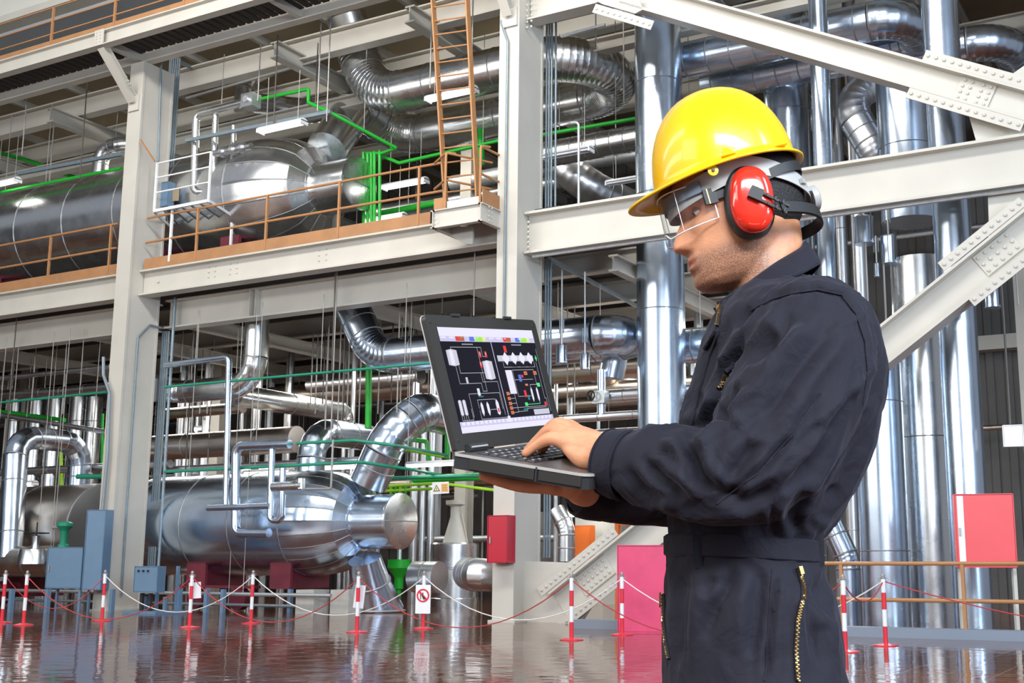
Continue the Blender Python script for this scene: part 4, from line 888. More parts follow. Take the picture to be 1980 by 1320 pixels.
# ================================================================ FLOOR-LEVEL SUPPORTS
for i, (px, w_) in enumerate(((588, .5), (655, .5))):
    p = atZ(px, 1186, 0); o = MB().box((p.x-w_/2, p.y, 0), (p.x+w_/2, p.y+.5, .5)).build('pedestal', 'conc', None, None, tuple(p)); tag(o, 'pale concrete pedestal under the floor-level vessel, '+['left one', 'right one'][i], 'pedestal')
pipe('thin_pipe', 'low grey pipe running along the floor behind the barrier, left half', [(-30, 1140, 1.0), ('x', 640)], rpx=4, m='galv', bands=0, single=True, n=8)
pipe('thin_pipe', 'second low pipe along the floor under the floor-level vessel', [(-30, 1158, 1.3), ('x', 600)], rpx=3, m='conduit', bands=0, single=True, n=8)
for i, px in enumerate((20, 90, 215, 345, 398, 430, 560)):
    p = atZ(px, 1184, 0); tag(MB().bar(p, p+Vector((0, 0, .5)), .09, .09, (0, 1, 0)).build('support_stub', 'blue', None, None, tuple(p)), 'short blue grey support stub along the floor pipe, '+['first', 'second', 'third', 'fourth', 'fifth', 'sixth', 'seventh'][i]+' from left', 'support')
# far floor-level clutter right of the middle column
pipe('insulated_duct', 'corrugated silver bend far behind the middle column foot', [(1075, 985, 5), (1095, 1020, 5), ('z', 1085)], rpx=17, m='clad', bend=1.4, gore=.12, bands=.3)
for i, (x0, x1, y0, dy, m_) in enumerate(((1112, 1165, 1000, 9, 'cream'), (1172, 1195, 1000, 11, 'steel2'), (1000, 1045, 990, 12, 'steel2'))):
    a, b = P(x0, 1080, dy), P(x1, 1080, dy); o = MB().box((a.x, a.y, 0), (b.x, a.y+1, P(x0, y0, dy).z)).build('machine_cabinet', m_, None, None, (a.x, a.y, 0)); tag(o, ['pale machine cabinet far behind the diagonal brace', 'narrow grey machine cabinet far behind the brace', 'dull machine cabinet behind the middle column foot'][i], 'machine')
tr = thing('cable_trestle', 'brown steel trestle far behind the diagonal brace', 'frame', P(1200, 1080, 6))
for px in (1194, 1245): MB().bar(P(px, 985, 6), Vector((P(px, 985, 6).x, YF+6, 0)), .1, .1, (0, 1, 0)).build('leg', 'orange', tr)
for py in (1012, 1150): MB().bar(P(1194, py, 6), P(1245, py, 6), .08, .08).build('rail', 'orange', tr)
# far clutter: tangled pipe rack at the back of each storey, every pipe its own thing
random.seed(4)
ORD = 'first second third fourth fifth sixth seventh eighth ninth tenth eleventh twelfth thirteenth fourteenth fifteenth sixteenth seventeenth eighteenth nineteenth twentieth'.split()
ORD += ['twenty-'+o for o in ORD[:9]]+['thirtieth']+['thirty-'+o for o in ORD[:9]]
def relabel(group, fn):
    os_ = [o for o in COL.objects if o.parent is None and o.get('group') == group]; zones = {}
    for o in os_:
        px = proj(o.matrix_basis.translation)[0]; zones.setdefault(fn(o, px), []).append((px, o))
    for z, l in zones.items():
        l.sort(key=lambda q: q[0])
        for i, (px, o) in enumerate(l): o['label'] = z.replace('#', ORD[i]) if len(l) > 1 else z.replace('# from left ', '')
def rodzone(o, px):
    s = 'upper' if o.matrix_basis.translation.z > 7.5 else 'lower'
    w = 'left of the left column' if px < 215 else 'beside the left column' if px < 480 else 'left of the green riser' if px < 700 else 'right of the green riser' if px < 940 else 'right of the middle column' if px < 1250 else 'right of the helmet'
    return 'thin %s hanger rod %s, # from left ' % (s, w)
relabel('thin hanger rods', rodzone)
wh = ['left', 'centre left', 'centre', 'centre right', 'right']
for i in range(26):
    dy = random.uniform(7.5, 13.5); z = random.choice([1.9, 2.7, 3.3, 4.0, 4.7, 5.4, 6.2]) + random.uniform(-.2, .2); x0 = random.uniform(-52, -12); L_ = random.uniform(6, 16); r = random.choice([.05, .07, .1, .16, .22])
    o = pipe('rack_pipe', 'dull pipe in the far rack below the mezzanine, '+wh[min(4, int((x0+52)/8))]+' part', [Vector((x0, YF+dy, z)), Vector((min(x0+L_, -5), YF+dy, z))], r=r, m=['clad_m', 'clad_w', 'galv'][i % 3], bands=0, n=10, single=True, group='far rack pipes below the mezzanine')
for i in range(12):
    dy = random.uniform(6, 13); z = random.uniform(9.5, 13); x0 = random.uniform(-48, -12); L_ = random.uniform(6, 14); r = random.choice([.05, .08, .14, .25])
    o = pipe('rack_pipe', 'dull pipe in the far rack above the mezzanine, '+wh[min(4, int((x0+48)/8))]+' part', [Vector((x0, YF+dy, z)), Vector((x0+L_, YF+dy, z))], r=r, m=['clad_m', 'galv'][i % 2], bands=0, n=10, single=True, group='far rack pipes above the mezzanine')
for i in range(34):
    dy = random.uniform(6, 14); x = random.uniform(-46, -10.5); r = random.choice([.03, .05, .08, .12])
    pipe('riser_pipe', 'slim vertical pipe in the far bays below the mezzanine', [Vector((x, YF+dy, 0)), Vector((x, YF+dy, 7.1))], r=r, m=['clad_m', 'galv', 'clad', 'rod'][i % 4], bands=0, n=8, single=True, group='far slim risers')

relabel('far slim risers', lambda o, px: 'slim far vertical pipe below the mezzanine, # from left ')
relabel('far rack pipes below the mezzanine', lambda o, px: 'dull level pipe in the far lower rack, its left end # from left ')
relabel('far rack pipes above the mezzanine', lambda o, px: 'dull level pipe in the far upper rack, its left end # from left ')
# ================================================================ LAPTOP
lp = [-1.1328, 1.6531, 1.276, .1885, .1363, -.4659, .3783]
LS = .96
rv_ = Vector(lp[3:6]); rot = Matrix.Rotation(rv_.length, 3, rv_.normalized())
base3 = Matrix((R_, FH, Vector((0, 0, 1)))).transposed(); mm = base3 @ rot
LBx, LHy, LZz = mm.col[0].copy(), mm.col[1].copy(), mm.col[2].copy()
LO = C0+(Vector(lp[:3])-C0)*LS; LW, LL, LD = .335*1.117*LS, .24*LS, .245*LS
LU = LZz*math.cos(lp[6])-LBx*math.sin(lp[6]); LN = LHy.cross(LU)   # screen normal (towards the reader)
LN = LBx*math.cos(lp[6])+LZz*math.sin(lp[6])
lap = thing('laptop', 'open grey black laptop showing a process diagram, held in the right hand', 'laptop', tuple(LO))
def LPt(a, b, c): return LO+LBx*a+LHy*b+LZz*c       # a toward the user, b depth, c up
def SPt(a, b, c=0): return LO+LHy*a+LU*b+LN*c        # a across screen, b up, c out
lapbody = mat('laptop_black', (.030, .032, .035), .42); lapbez = mat('laptop_bezel', (.036, .034, .031), .38); palm = mat('laptop_palm_rest', (.30, .27, .25), .28, .7)
silver = mat('laptop_silver_edge', (.52, .50, .47), .35, .2); keym = mat('laptop_key', (.03, .03, .033), .35)
def rbox(mb, O, ax, ay, az, x0, x1, y0, y1, z0, z1, cr=.022, corners=(0, 0, 1, 1), n=6):   # slab with rounded corners in the ax/ay plane
    pts = []
    for (cx, cy, a0, rr) in ((x0, y0, math.pi, corners[0]), (x0, y1, math.pi/2, corners[1]), (x1, y1, 0, corners[2]), (x1, y0, -math.pi/2, corners[3])):
        r = cr if rr else .003; sx = 1 if cx == x0 else -1; sy = 1 if cy == y0 else -1
        for k in range(n+1):
            a = a0+ (-math.pi/2*0) ; t = k/n
            ang = {(1, 1): math.pi*1.5-math.pi/2*t, (1, -1): math.pi-math.pi/2*t, (-1, -1): math.pi/2-math.pi/2*t, (-1, 1): -math.pi/2*t}[(sx, sy)]
            pts.append((cx+sx*r+r*math.cos(ang), cy+sy*r+r*math.sin(ang)))
    m = len(pts); vs = [O+ax*p+ay*q+az*z0 for p, q in pts]+[O+ax*p+ay*q+az*z1 for p, q in pts]
    return mb.add(vs, [tuple(range(m)), tuple(range(2*m-1, m-1, -1))]+[(i, (i+1) % m, m+(i+1) % m, m+i) for i in range(m)])
TH = .026*LS
rbox(MB(), LO, LBx, LHy, LZz, -.006, LD, 0, LW, -TH, -.004).build('base', lapbody, lap)
rbox(MB(), LO, LBx, LHy, LZz, -.004, LD+.0015, -.0022, LW+.0015, -.0045, -.0008).build('silver_rim', silver, lap)
rbox(MB(), LO, LBx, LHy, LZz, 0, LD-.001, .002, LW-.002, -.0012, 0).build('palm_rest', palm, lap)
rbox(MB(), LO, LBx, LHy, LZz, .02, .128, .022, LW-.022, 0, .0006, .004, (1, 1, 1, 1)).build('keyboard_well', keym, lap)
kb_ = []
keyP = None
for row in range(6):
    nk = 15; y0 = .026; wk_ = (LW-.052)/nk
    b = y0
    widths = [1]*nk if row < 4 else ([1.3]+[1]*11+[2.7] if row == 4 else [1, 1, 1, 5.2, 1, 1, 1, 1, 1, 1.8])
    for wi in widths:
        ww = wi*wk_; a = .025+row*.0172
        mbk = MB(); bw = .0012; x0_, x1_, q0, q1 = a+bw, a+.0160-bw, b+bw, b+ww-bw
        mbk.add([LPt(x0_, q0, .0006), LPt(x1_, q0, .0006), LPt(x1_, q1, .0006), LPt(x0_, q1, .0006), LPt(x0_+.0012, q0+.0012, .003), LPt(x1_-.0012, q0+.0012, .003), LPt(x1_-.0012, q1-.0012, .003), LPt(x0_+.0012, q1-.0012, .003)],
                [(3, 2, 1, 0), (4, 5, 6, 7), (0, 1, 5, 4), (1, 2, 6, 5), (2, 3, 7, 6), (3, 0, 4, 7)])
        k = mbk.build('key', keym, lap)
        c = ((x0_+x1_)/2, (q0+q1)/2)
        if ww < .05:
            MB().add([LPt(c[0]-.003, c[1]-.003, .0032), LPt(c[0]+.002, c[1]-.003, .0032), LPt(c[0]+.002, c[1]+.002, .0032), LPt(c[0]-.003, c[1]+.002, .0032)], [(0, 1, 2, 3)]).build('key_mark', 'white', k)
        b += ww
rbox(MB(), LO, LBx, LHy, LZz, .150, .205, LW*.33, LW*.33+.09, 0, .0007, .004, (1, 1, 1, 1)).build('touchpad', lapbez, lap)
# side details: drive bay and panel line on the near side
MB().obox(LPt(LD*.36, -.0015, -TH*.52), LBx*LD*.25, LHy*.0015, LZz*TH*.34).build('drive_bay', lapbez, lap)
MB().obox(LPt(LD*.625, -.0022, -TH*.5), LBx*.0010, LHy*.002, LZz*TH*.45).build('bay_seam', 'dark', lap)
MB().obox(LPt(LD*.80, -.0015, -TH*.52), LBx*LD*.155, LHy*.0015, LZz*TH*.30).build('side_panel', lapbez, lap)
for b in (.05, LW-.07): MB().cyl(LPt(.002, b-.025, .006), LPt(.002, b+.03, .006), .007, 12).build('hinge', lapbody, lap, 40)
MB().cyl(LPt(.009, .028, .009), LPt(.009, .075, .009), .0016, 8).build('hinge_strip', silver, lap, 40)
# lid
lid = rbox(MB(), LO, LHy, LU, LN, 0, LW, .004, LL, -.009, 0, .010, (0, 1, 1, 0)).build('lid', lapbez, lap)
rbox(MB(), LO, LHy, LU, LN, -.001, LW+.001, .004, LL+.001, -.0105, -.009, .011, (0, 1, 1, 0)).build('lid_rim', silver, lap)
for a, b in ((.012, LL-.012), (LW-.012, LL-.012), (.012, .02), (LW-.012, .02)): MB().lathe(SPt(a, b, 0), LN, [(0, .0035), (.001, .003)], 12).build('bezel_plug', lapbody, lid)
for a in (.25, .72): MB().obox(SPt(LW*a, LL+.001, .001), LHy*.012, LU*.0022, LN*.002).build('latch', lapbody, lid)
sx0, sx1, sy0, sy1 = .026, LW-.022, .030, LL-.021
SW, SH = sx1-sx0, sy1-sy0
def semit(nm, c, s=1.): return mat('screen_'+nm, (.0, .0, .0), .25, emit=c, es=s)
S = dict(bg=semit('dark', (.004, .003, .012), 1), white=semit('white', (.85, .83, 1)), lav=semit('lavender', (.62, .60, .85)), red=semit('red', (.8, .05, .06)), brown=semit('brown', (.48, .13, .06)),
         blue=semit('blue', (.12, .20, .75)), lime=semit('lime', (.35, .85, .12)), yellow=semit('yellow', (.9, .85, .15)), line=semit('line', (.55, .56, .62)), grn=semit('green', (.1, .85, .25)), orange=semit('orange', (.85, .25, .12)), teal=semit('teal', (.03, .25, .3)), grad=None)
m = bpy.data.materials.new('screen_metal'); m.use_nodes = True; b_ = m.node_tree.nodes['Principled BSDF']; b_.inputs['Base Color'].default_value = (0, 0, 0, 1)
b_.inputs['Emission Color'].default_value = (.74, .73, .86, 1); b_.inputs['Emission Strength'].default_value = .85; S['grad'] = m
MB().obox(SPt((sx0+sx1)/2, (sy0+sy1)/2, .0004), LHy*SW/2, LU*SH/2, LN*.0004).build('display', S['bg'], lid)
layers = {}
def sp(u, v, lay): return SPt(sx0+SW*u, sy1-SH*v, .0009+.0001*lay)
def rect(k, u0, v0, u1, v1, lay=1):
    layers.setdefault(k, MB()).add([sp(u0, v0, lay), sp(u1, v0, lay), sp(u1, v1, lay), sp(u0, v1, lay)], [(0, 1, 2, 3)])
def poly(k, pts, lay=2): layers.setdefault(k, MB()).add([sp(u, v, lay) for u, v in pts], [tuple(range(len(pts)))])
def line(k, pts, t=.0022, lay=2):
    for (a, b), (c, d) in zip(pts, pts[1:]): rect(k, min(a, c)-t*.6, min(b, d)-t, max(a, c)+t*.6, max(b, d)+t, lay)
rect('white', 0, 0, 1, .085); rect('lav', 0, .085, 1, .135); rect('lav', 0, .895, 1, .945); rect('white', 0, .945, 1, 1)
for i in range(22): rect('white', .02+.044*i, .90, .05+.044*i, .93, 2)
for i in range(12): rect('white', .01+.08*i, .09, .06+.08*i, .105, 2)
for o_ in (0, .5):
    for k, a, b in (('red', .15, .185), ('brown', .185, .235), ('lav', .235, .28), ('blue', .285, .335), ('lime', .345, .42), ('yellow', .42, .445)): rect(k, a+o_*.98, .085, b+o_*.98, .13, 2)
rect('lav', .497, .135, .503, .895, 2); rect('white', .485, .875, .515, .935, 3)
# title strips as tiny illegible bars
for o_ in (.2, .72):
    for i in range(8): rect('line', o_+i*.014, .155, o_+i*.014+.009, .166, 2)
# left diagram
def drum(u0, v0, u1, v1):
    rect('grad', u0, v0, u1, v1, 3); rect('white', u0+(u1-u0)*.25, v0, u0+(u1-u0)*.6, v1, 4); poly('grad', [(u0, v0), (u0+(u1-u0)*.5, v0-.012), (u1, v0)], 3); poly('grad', [(u1, v1), (u0+(u1-u0)*.5, v1+.012), (u0, v1)], 3)
drum(.03, .22, .13, .36); drum(.36, .33, .46, .50)
line('line', [(.08, .21), (.08, .19), (.38, .19), (.38, .28), (.42, .28)]); line('line', [(.34, .19), (.34, .62), (.30, .62)])
line('line', [(.12, .37), (.12, .44), (.36, .44)]); line('line', [(.09, .37), (.09, .54), (.30, .54), (.30, .62)])
line('line', [(.32, .44), (.32, .53), (.47, .53), (.47, .86)]); line('line', [(.15, .64), (.46, .64), (.46, .80)]); line('line', [(.15, .64), (.15, .86)])
drum(.03, .70, .06, .83); drum(.07, .70, .10, .83)
for i in range(4): line('line', [(.035+.02*i, .84), (.035+.02*i, .885)])
line('line', [(.035, .885), (.14, .885), (.14, .78)])
for u in (.25, .31): poly('white', [(u-.012, .75), (u, .72), (u+.012, .75), (u+.012, .82), (u, .86), (u-.012, .82)], 3)
line('line', [(.22, .78), (.22, .70), (.40, .70), (.40, .75)]); line('line', [(.22, .80), (.22, .885), (.44, .885), (.48, .885)]); line('line', [(.33, .80), (.42, .80)])
poly('white', [(.395, .74), (.41, .70), (.425, .74), (.425, .84), (.41, .86), (.395, .84)], 3); rect('red', .402, .79, .418, .83, 4)
for u, v in ((.355, .26), (.415, .26), (.34, .36)): rect('red', u-.01, v-.03, u+.01, v+.03, 4); rect('line', u-.004, v-.02, u+.004, v+.01, 5)
rect('grad', .155, .48, .175, .54, 3); rect('white', .24, .59, .265, .66, 3); rect('lime', .25, .60, .255, .63, 4); rect('teal', .24, .665, .29, .675, 3)
# right diagram
wave = [(.53, .27)]+[(.53+.40*i/16, .30 if i % 2 else .24) for i in range(1, 17)]+[(.93, .36)]+[(.93-.40*i/16, .33 if i % 2 else .40) for i in range(1, 16)]+[(.53, .34)]
rect('grad', .53, .27, .93, .33, 3)
for i in range(4): poly('white', [(.58+.09*i, .30), (.62+.09*i, .235), (.66+.09*i, .30), (.62+.09*i, .37)], 4)
for i in range(3): poly('bg', [(.67+.09*i, .39), (.70+.09*i, .345), (.73+.09*i, .39)], 5)
line('line', [(.58, .34), (.58, .39), (.93, .39), (.93, .34)]); rect('red', .62, .17, .65, .24, 4); rect('grn', .955, .29, .975, .31, 4); rect('grn', .961, .27, .969, .33, 4)
rect('white', .58, .42, .65, .66, 3); line('line', [(.66, .42), (.90, .42), (.90, .58)]); line('line', [(.66, .42), (.66, .69), (.80, .69)]); line('line', [(.66, .52), (.87, .52)])
for u, v in ((.80, .455), (.91, .455)): rect('orange', u-.018, v-.018, u+.018, v+.018, 4); rect('brown', u-.01, v-.01, u+.01, v+.01, 5)
rect('blue', .71, .47, .74, .54, 4); rect('red', .745, .47, .765, .50, 4); rect('orange', .765, .565, .795, .585, 4); rect('red', .73, .63, .755, .70, 4)
for i, v in enumerate((.655, .705, .755, .80, .845)): rect('orange', .535, v-.016, .565, v+.016, 4); rect('brown', .542, v-.008, .558, v+.008, 5); line('line', [(.565, v), (.62, v), (.62, .80)])
line('line', [(.62, .80), (.95, .80)]); line('line', [(.62, .84), (.72, .84), (.72, .815), (.95, .815)])
for u in (.82, .885): poly('white', [(u-.01, .63), (u, .60), (u+.01, .63), (u+.01, .72), (u, .755), (u-.01, .72)], 3)
line('line', [(.82, .60), (.82, .575), (.90, .575)]); rect('grn', .90, .56, .935, .60, 4); rect('grn', .71, .755, .74, .79, 4); line('grn', [(.74, .775), (.885, .775), (.885, .75)], .003)
line('line', [(.955, .34), (.955, .72), (.97, .72), (.97, .86)]); line('line', [(.99, .2), (.99, .86)], .002)
rect('grad', .79, .83, .97, .885, 3); rect('red', .935, .76, .96, .80, 4); rect('teal', .68, .815, .73, .83, 3); rect('teal', .76, .68, .78, .73, 3)
for k, mb in layers.items(): mb.build('screen_graphic', S[k], lid)['kind'] = 'stuff'
# ================================================================ PERSON
from mathutils.bvhtree import BVHTree
PD = 2.0
X0 = ((1470-CX)/F)*PD
proot = thing('person', 'man in dark navy coverall standing in profile, typing on an open laptop', 'person', tuple(FH*PD+R_*X0))
proot.rotation_euler = (0, 0, AL)
WM = Matrix.Translation(FH*PD+R_*X0) @ Matrix.Rotation(AL, 4, 'Z'); WI = WM.inverted()
def L3(px, py, dy=0.):       # pixel on the vertical plane dy behind the sagittal plane -> local coordinates
    r = ray(px, py); return WI @ (C0+r*((PD+dy)/r.dot(FH)))
def toL(p): return WI @ Vector(p)
def LBd(mb, name, m, parent=None, smooth=None, root=None):
    me = bpy.data.meshes.new(name); me.from_pydata([tuple(v) for v in mb.v], [], mb.f)
    bm = bmesh.new(); bm.from_mesh(me); bmesh.ops.recalc_face_normals(bm, faces=bm.faces); bm.to_mesh(me); bm.free()
    me.materials.append(M[m] if isinstance(m, str) else m)
    if smooth is not None:
        me.shade_smooth()
        if smooth < 180: me.set_sharp_from_angle(angle=math.radians(smooth))
    o = bpy.data.objects.new(name, me); COL.objects.link(o); o.parent = parent or proot
    return o
def loft(mb, rings, cap=True):
    n = len(rings[0]); vs = [p for r in rings for p in r]; N = len(rings)
    fs = [(i*n+k, i*n+(k+1) % n, (i+1)*n+(k+1) % n, (i+1)*n+k) for i in range(N-1) for k in range(n)]
    if cap: fs += [tuple(range(n-1, -1, -1)), tuple((N-1)*n+k for k in range(n))]
    return mb.add(vs, fs)
def smoothpts(pts, rs, sub=5):     # catmull-rom through points and radii
    P_ = [Vector((*p, r)) for p, r in zip(pts, rs)]; out = []
    for i in range(len(P_)-1):
        a, b, c, d = P_[max(i-1, 0)], P_[i], P_[i+1], P_[min(i+2, len(P_)-1)]
        for k in range(sub):
            t = k/sub; out.append(.5*((2*b)+(-a+c)*t+(2*a-5*b+4*c-d)*t*t+(-a+3*b-3*c+d)*t**3))
    out.append(P_[-1]); return [v.to_3d() for v in out], [v[3] for v in out]
def limb(mb, pts, rs, n=20, sub=5):
    p, r = smoothpts(pts, rs, sub); d0 = (p[0]-p[1]).normalized(); d1 = (p[-1]-p[-2]).normalized()
    hp = [p[0]+d0*r[0]*q for q in (.95, .75, .4)]; hr = [r[0]*q for q in (.3, .66, .92)]
    tp = [p[-1]+d1*r[-1]*q for q in (.4, .75, .95)]; tr_ = [r[-1]*q for q in (.92, .66, .3)]
    return mb.sweep(hp+p+tp, hr+r+tr_, n)
def fuse(mb, voxel, smooth=4, fac=.5):
    me = bpy.data.meshes.new('tmp'); me.from_pydata([tuple(v) for v in mb.v], [], mb.f)
    bm = bmesh.new(); bm.from_mesh(me); bmesh.ops.recalc_face_normals(bm, faces=bm.faces); bm.to_mesh(me); bm.free()
    o = bpy.data.objects.new('tmp', me); COL.objects.link(o)
    r = o.modifiers.new('r', 'REMESH'); r.mode = 'VOXEL'; r.voxel_size = voxel
    if smooth: s = o.modifiers.new('s', 'SMOOTH'); s.iterations = smooth; s.factor = fac
    dg = bpy.context.evaluated_depsgraph_get(); dg.update(); ev = o.evaluated_get(dg); m2 = bpy.data.meshes.new_from_object(ev)
    bpy.data.objects.remove(o); return m2
def getv(me):
    a = np.empty(len(me.vertices)*3); me.vertices.foreach_get('co', a); return a.reshape(-1, 3)
def getn(me):
    a = np.empty(len(me.vertices)*3); me.vertices.foreach_get('normal', a); return a.reshape(-1, 3)
def setv(me, a): me.vertices.foreach_set('co', a.ravel()); me.update()
def objof(me, name, m, parent=None):
    me.name = name; me.materials.clear(); me.materials.append(m); me.shade_smooth(); o = bpy.data.objects.new(name, me); COL.objects.link(o); o.parent = parent or proot; return o
# ---------------------------------------------------------------- head (own frame: u forward, s to the man's left = camera, v up)
TAU = math.radians(15); YAW = math.radians(7)
HO = L3(1443, 398, 0)
hu0 = Vector((-math.cos(TAU), 0, -math.sin(TAU))); hv = Vector((-math.sin(TAU), 0, math.cos(TAU)))
hs = Vector((0, -1, 0))
hu = hu0*math.cos(YAW)+hs*math.sin(YAW); hs = hs*math.cos(YAW)-hu0*math.sin(YAW)
def HP(u, s, v): return HO+hu*u+hs*s+hv*v
HT = np.array([ # v, front, back, halfwidth
 (-.136, .085, .045, .014), (-.130, .112, .025, .034), (-.120, .122, -.002, .047), (-.105, .124, -.030, .056), (-.085, .123, -.052, .0625), (-.065, .121, -.070, .066), (-.045, .119, -.082, .069), (-.025, .117, -.090, .0715),
 (-.005, .112, -.096, .074), (.015, .118, -.099, .076), (.035, .122, -.100, .077), (.055, .119, -.098, .076), (.075, .110, -.092, .072), (.095, .094, -.080, .063), (.110, .070, -.060, .048), (.121, .035, -.030, .025), (.124, .01, -.01, .006)])
def hprof(v): return [float(np.interp(v, HT[:, 0], HT[:, k])) for k in (1, 2, 3)]
g = lambda x, s: math.exp(-(x/s)**2)
def facedisp(v, s):
    d = 0
    # nose: bridge to tip
    t = np.interp(v, [-.062, -.056, -.049, -.040, -.030, -.012, .008, .02], [0, .014, .025, .0270, .023, .014, .005, 0])
    wd = np.interp(v, [-.06, -.048, -.035, -.01, .02], [.017, .0185, .0145, .0105, .011]); d += t*g(s, wd)
    for sg in (-1, 1): d += .008*g(s-sg*.013, .007)*g(v+.049, .008)                 # alae
    d += .0065*g(v+.0725, .006)*g(s, .020)-.004*g(v+.0795, .0028)*g(s, .022)+.0070*g(v+.087, .0055)*g(s, .018)-.004*g(v+.098, .006)*g(s, .02)+.004*g(v+.114, .010)*g(s, .018)
    d += .0022*g(v+.066, .004)*(g(s-.004, .003)+g(s+.004, .003))
    for sg in (-1, 1):
        d -= .012*g(s-sg*.031, .017)*g(v-.001, .011); d += .0055*g(s-sg*.030, .020)*g(v-.021, .007)   # socket, brow
        d += .004*g(s-sg*.045, .018)*g(v+.025, .014)                                  # cheekbone
        d += .002*g(s-sg*.026, .008)*g(v+.078, .02)
    return d
def headring(v, n=72):
    f, b, w_ = hprof(v); c = (f+b)/2+.01; out = []
    for k in range(n):
        a = 2*math.pi*k/n; ca, sa = math.cos(a), math.sin(a); e = 2/2.35
        s = w_*math.copysign(abs(sa)**e, sa); ux = math.copysign(abs(ca)**e, ca)
        u = c+(f-c)*ux if ux > 0 else c+(c-b)*ux
        if v < -.05 and ux < .5: s *= 1-.0*ux
        if ux > 0: u += facedisp(v, s)*min(1, ux*2.2)
        out.append(HP(u, s, v))
    return out
vv = list(np.concatenate([np.linspace(-.136, -.1, 14), np.linspace(-.098, .03, 58), np.linspace(.034, .124, 22)]))
body = MB(); loft(body, [headring(v) for v in vv])
# nostril/lips handled by colour; neck, slim torso and arms below the cloth
NB = L3(1512, 585, 0); 
limb(body, [HP(-.025, 0, -.03), HP(-.02, 0, -.075), L3(1478, 525, 0), L3(1505, 600, 0)], [.056, .056, .058, .066], 28)
limb(body, [L3(1520, 620, 0), L3(1520, 760, 0), L3(1470, 950, 0), L3(1450, 1100, 0), L3(1455, 1250, 0)], [.07, .10, .095, .09, .10])
for sg in (-1, 1): limb(body, [Vector((0, sg*.09, .95)), Vector((.0, sg*.095, .5)), Vector((.02, sg*.10, .12))], [.07, .05, .04])
limb(body, [L3(1530, 640, 0), L3(1590, 650, -.14)], [.06, .06]); limb(body, [L3(1530, 640, 0), L3(1590, 650, .14)], [.06, .06])
# arms: local joint points
SHn, ELn = L3(1585, 655, -.17), L3(1452, 905, -.235)
WRn = toL(LPt(.237, .058, .026))
limb(body, [SHn, L3(1520, 780, -.20), ELn, L3(1330, 908, -.195), WRn], [.05, .045, .042, .038, .027])
SHf, ELf, WRf = L3(1585, 655, .17), L3(1440, 975, .21), L3(1120, 948, .075)
limb(body, [SHf, L3(1510, 810, .2), ELf, L3(1300, 972, .16), WRf], [.05, .045, .042, .038, .027])
# left hand on the keyboard: fingertips put where the pixel meets the key tops
def onKeys(px, py, h=.004, plane=0.):
    r = ray(px, py); q = LO+LZz*(plane+h); t = (q-C0).dot(LZz)/r.dot(LZz); return toL(C0+r*t)
def lerp3(a, b, t): return a.lerp(b, t)
up_ = (WI.to_3x3() @ LZz)
LH = lambda a, b, h: toL(LPt(a, b, h))
tipP, tipR, tipM, tipI = LH(.094, .054, .009), LH(.082, .080, .009), LH(.076, .101, .009), LH(.084, .124, .009)
wr = WRn
mcpP = LH(.160, .060, .036); mcpR = LH(.153, .080, .044); mcpM = LH(.151, .101, .047); mcpI = LH(.154, .122, .043)
def finger(mb, m_, t_, up, h, r0, r1, thick=1.):
    L_ = (t_-m_).length; a = m_.lerp(t_, .40)+up*h*1.0; b = m_.lerp(t_, .76)+up*h*.62
    limb(mb, [m_, a, b, t_], [r0, r0*.95, r1*1.04, r1], 14, 4)
finger(body, mcpP, tipP, up_, .012, .0120, .0078)
finger(body, mcpR, tipR, up_, .020, .0125, .0082)
finger(body, mcpM, tipM, up_, .024, .0128, .0084)
finger(body, mcpI, tipI, up_, .024, .0125, .0084)
for q, r0, r1 in ((mcpP, .019, .0145), (mcpR, .020, .0145), (mcpM, .020, .0145), (mcpI, .020, .0145)): limb(body, [wr, wr.lerp(q, .5)+up_*.002, q], [.024, r0, r1], 16, 4)
limb(body, [wr+up_*-.004, LH(.20, .052, .018), LH(.170, .056, .026)], [.018, .019, .012], 14, 4)   # heel of the hand
th0 = LH(.20, .10, .022); tht = LH(.125, .135, .010); limb(body, [wr, th0.lerp(tht, .35), th0.lerp(tht, .7)+up_*.004, tht], [.02, .0135, .0115, .0095], 14, 4)
# right hand under the base
def under(a, b, h): return toL(LPt(a, b, -TH-h))
wf = WRf
pm = under(.135, .13, .018)
limb(body, [wf, under(.170, .125, .024), pm], [.025, .024, .021], 18, 4)
for a, b, a2, b2 in ((.13, .165, .045, .20), (.125, .135, .02, .145), (.125, .105, .02, .09), (.13, .08, .03, .035)):
    m_ = under(a, b, .017); t_ = under(a2, b2, .0095); limb(body, [pm, m_], [.021, .014], 12, 3)
    limb(body, [m_, m_.lerp(t_, .4)-up_*.006, m_.lerp(t_, .75)-up_*.004, t_], [.0125, .0115, .0100, .0085], 12, 4)
t0 = under(.14, .10, .014); t_ = under(.10, .075, .010); limb(body, [under(.155, .115, .020), t0, t0.lerp(t_, .6)-up_*.004, t_], [.02, .014, .012, .0095], 12, 4)
NAILS = [(t_, m_, r_) for t_, m_, r_ in ((tipP, mcpP, .0078), (tipR, mcpR, .0082), (tipM, mcpM, .0084), (tipI, mcpI, .0084))]
bme = fuse(body, .0028, 3, .5)
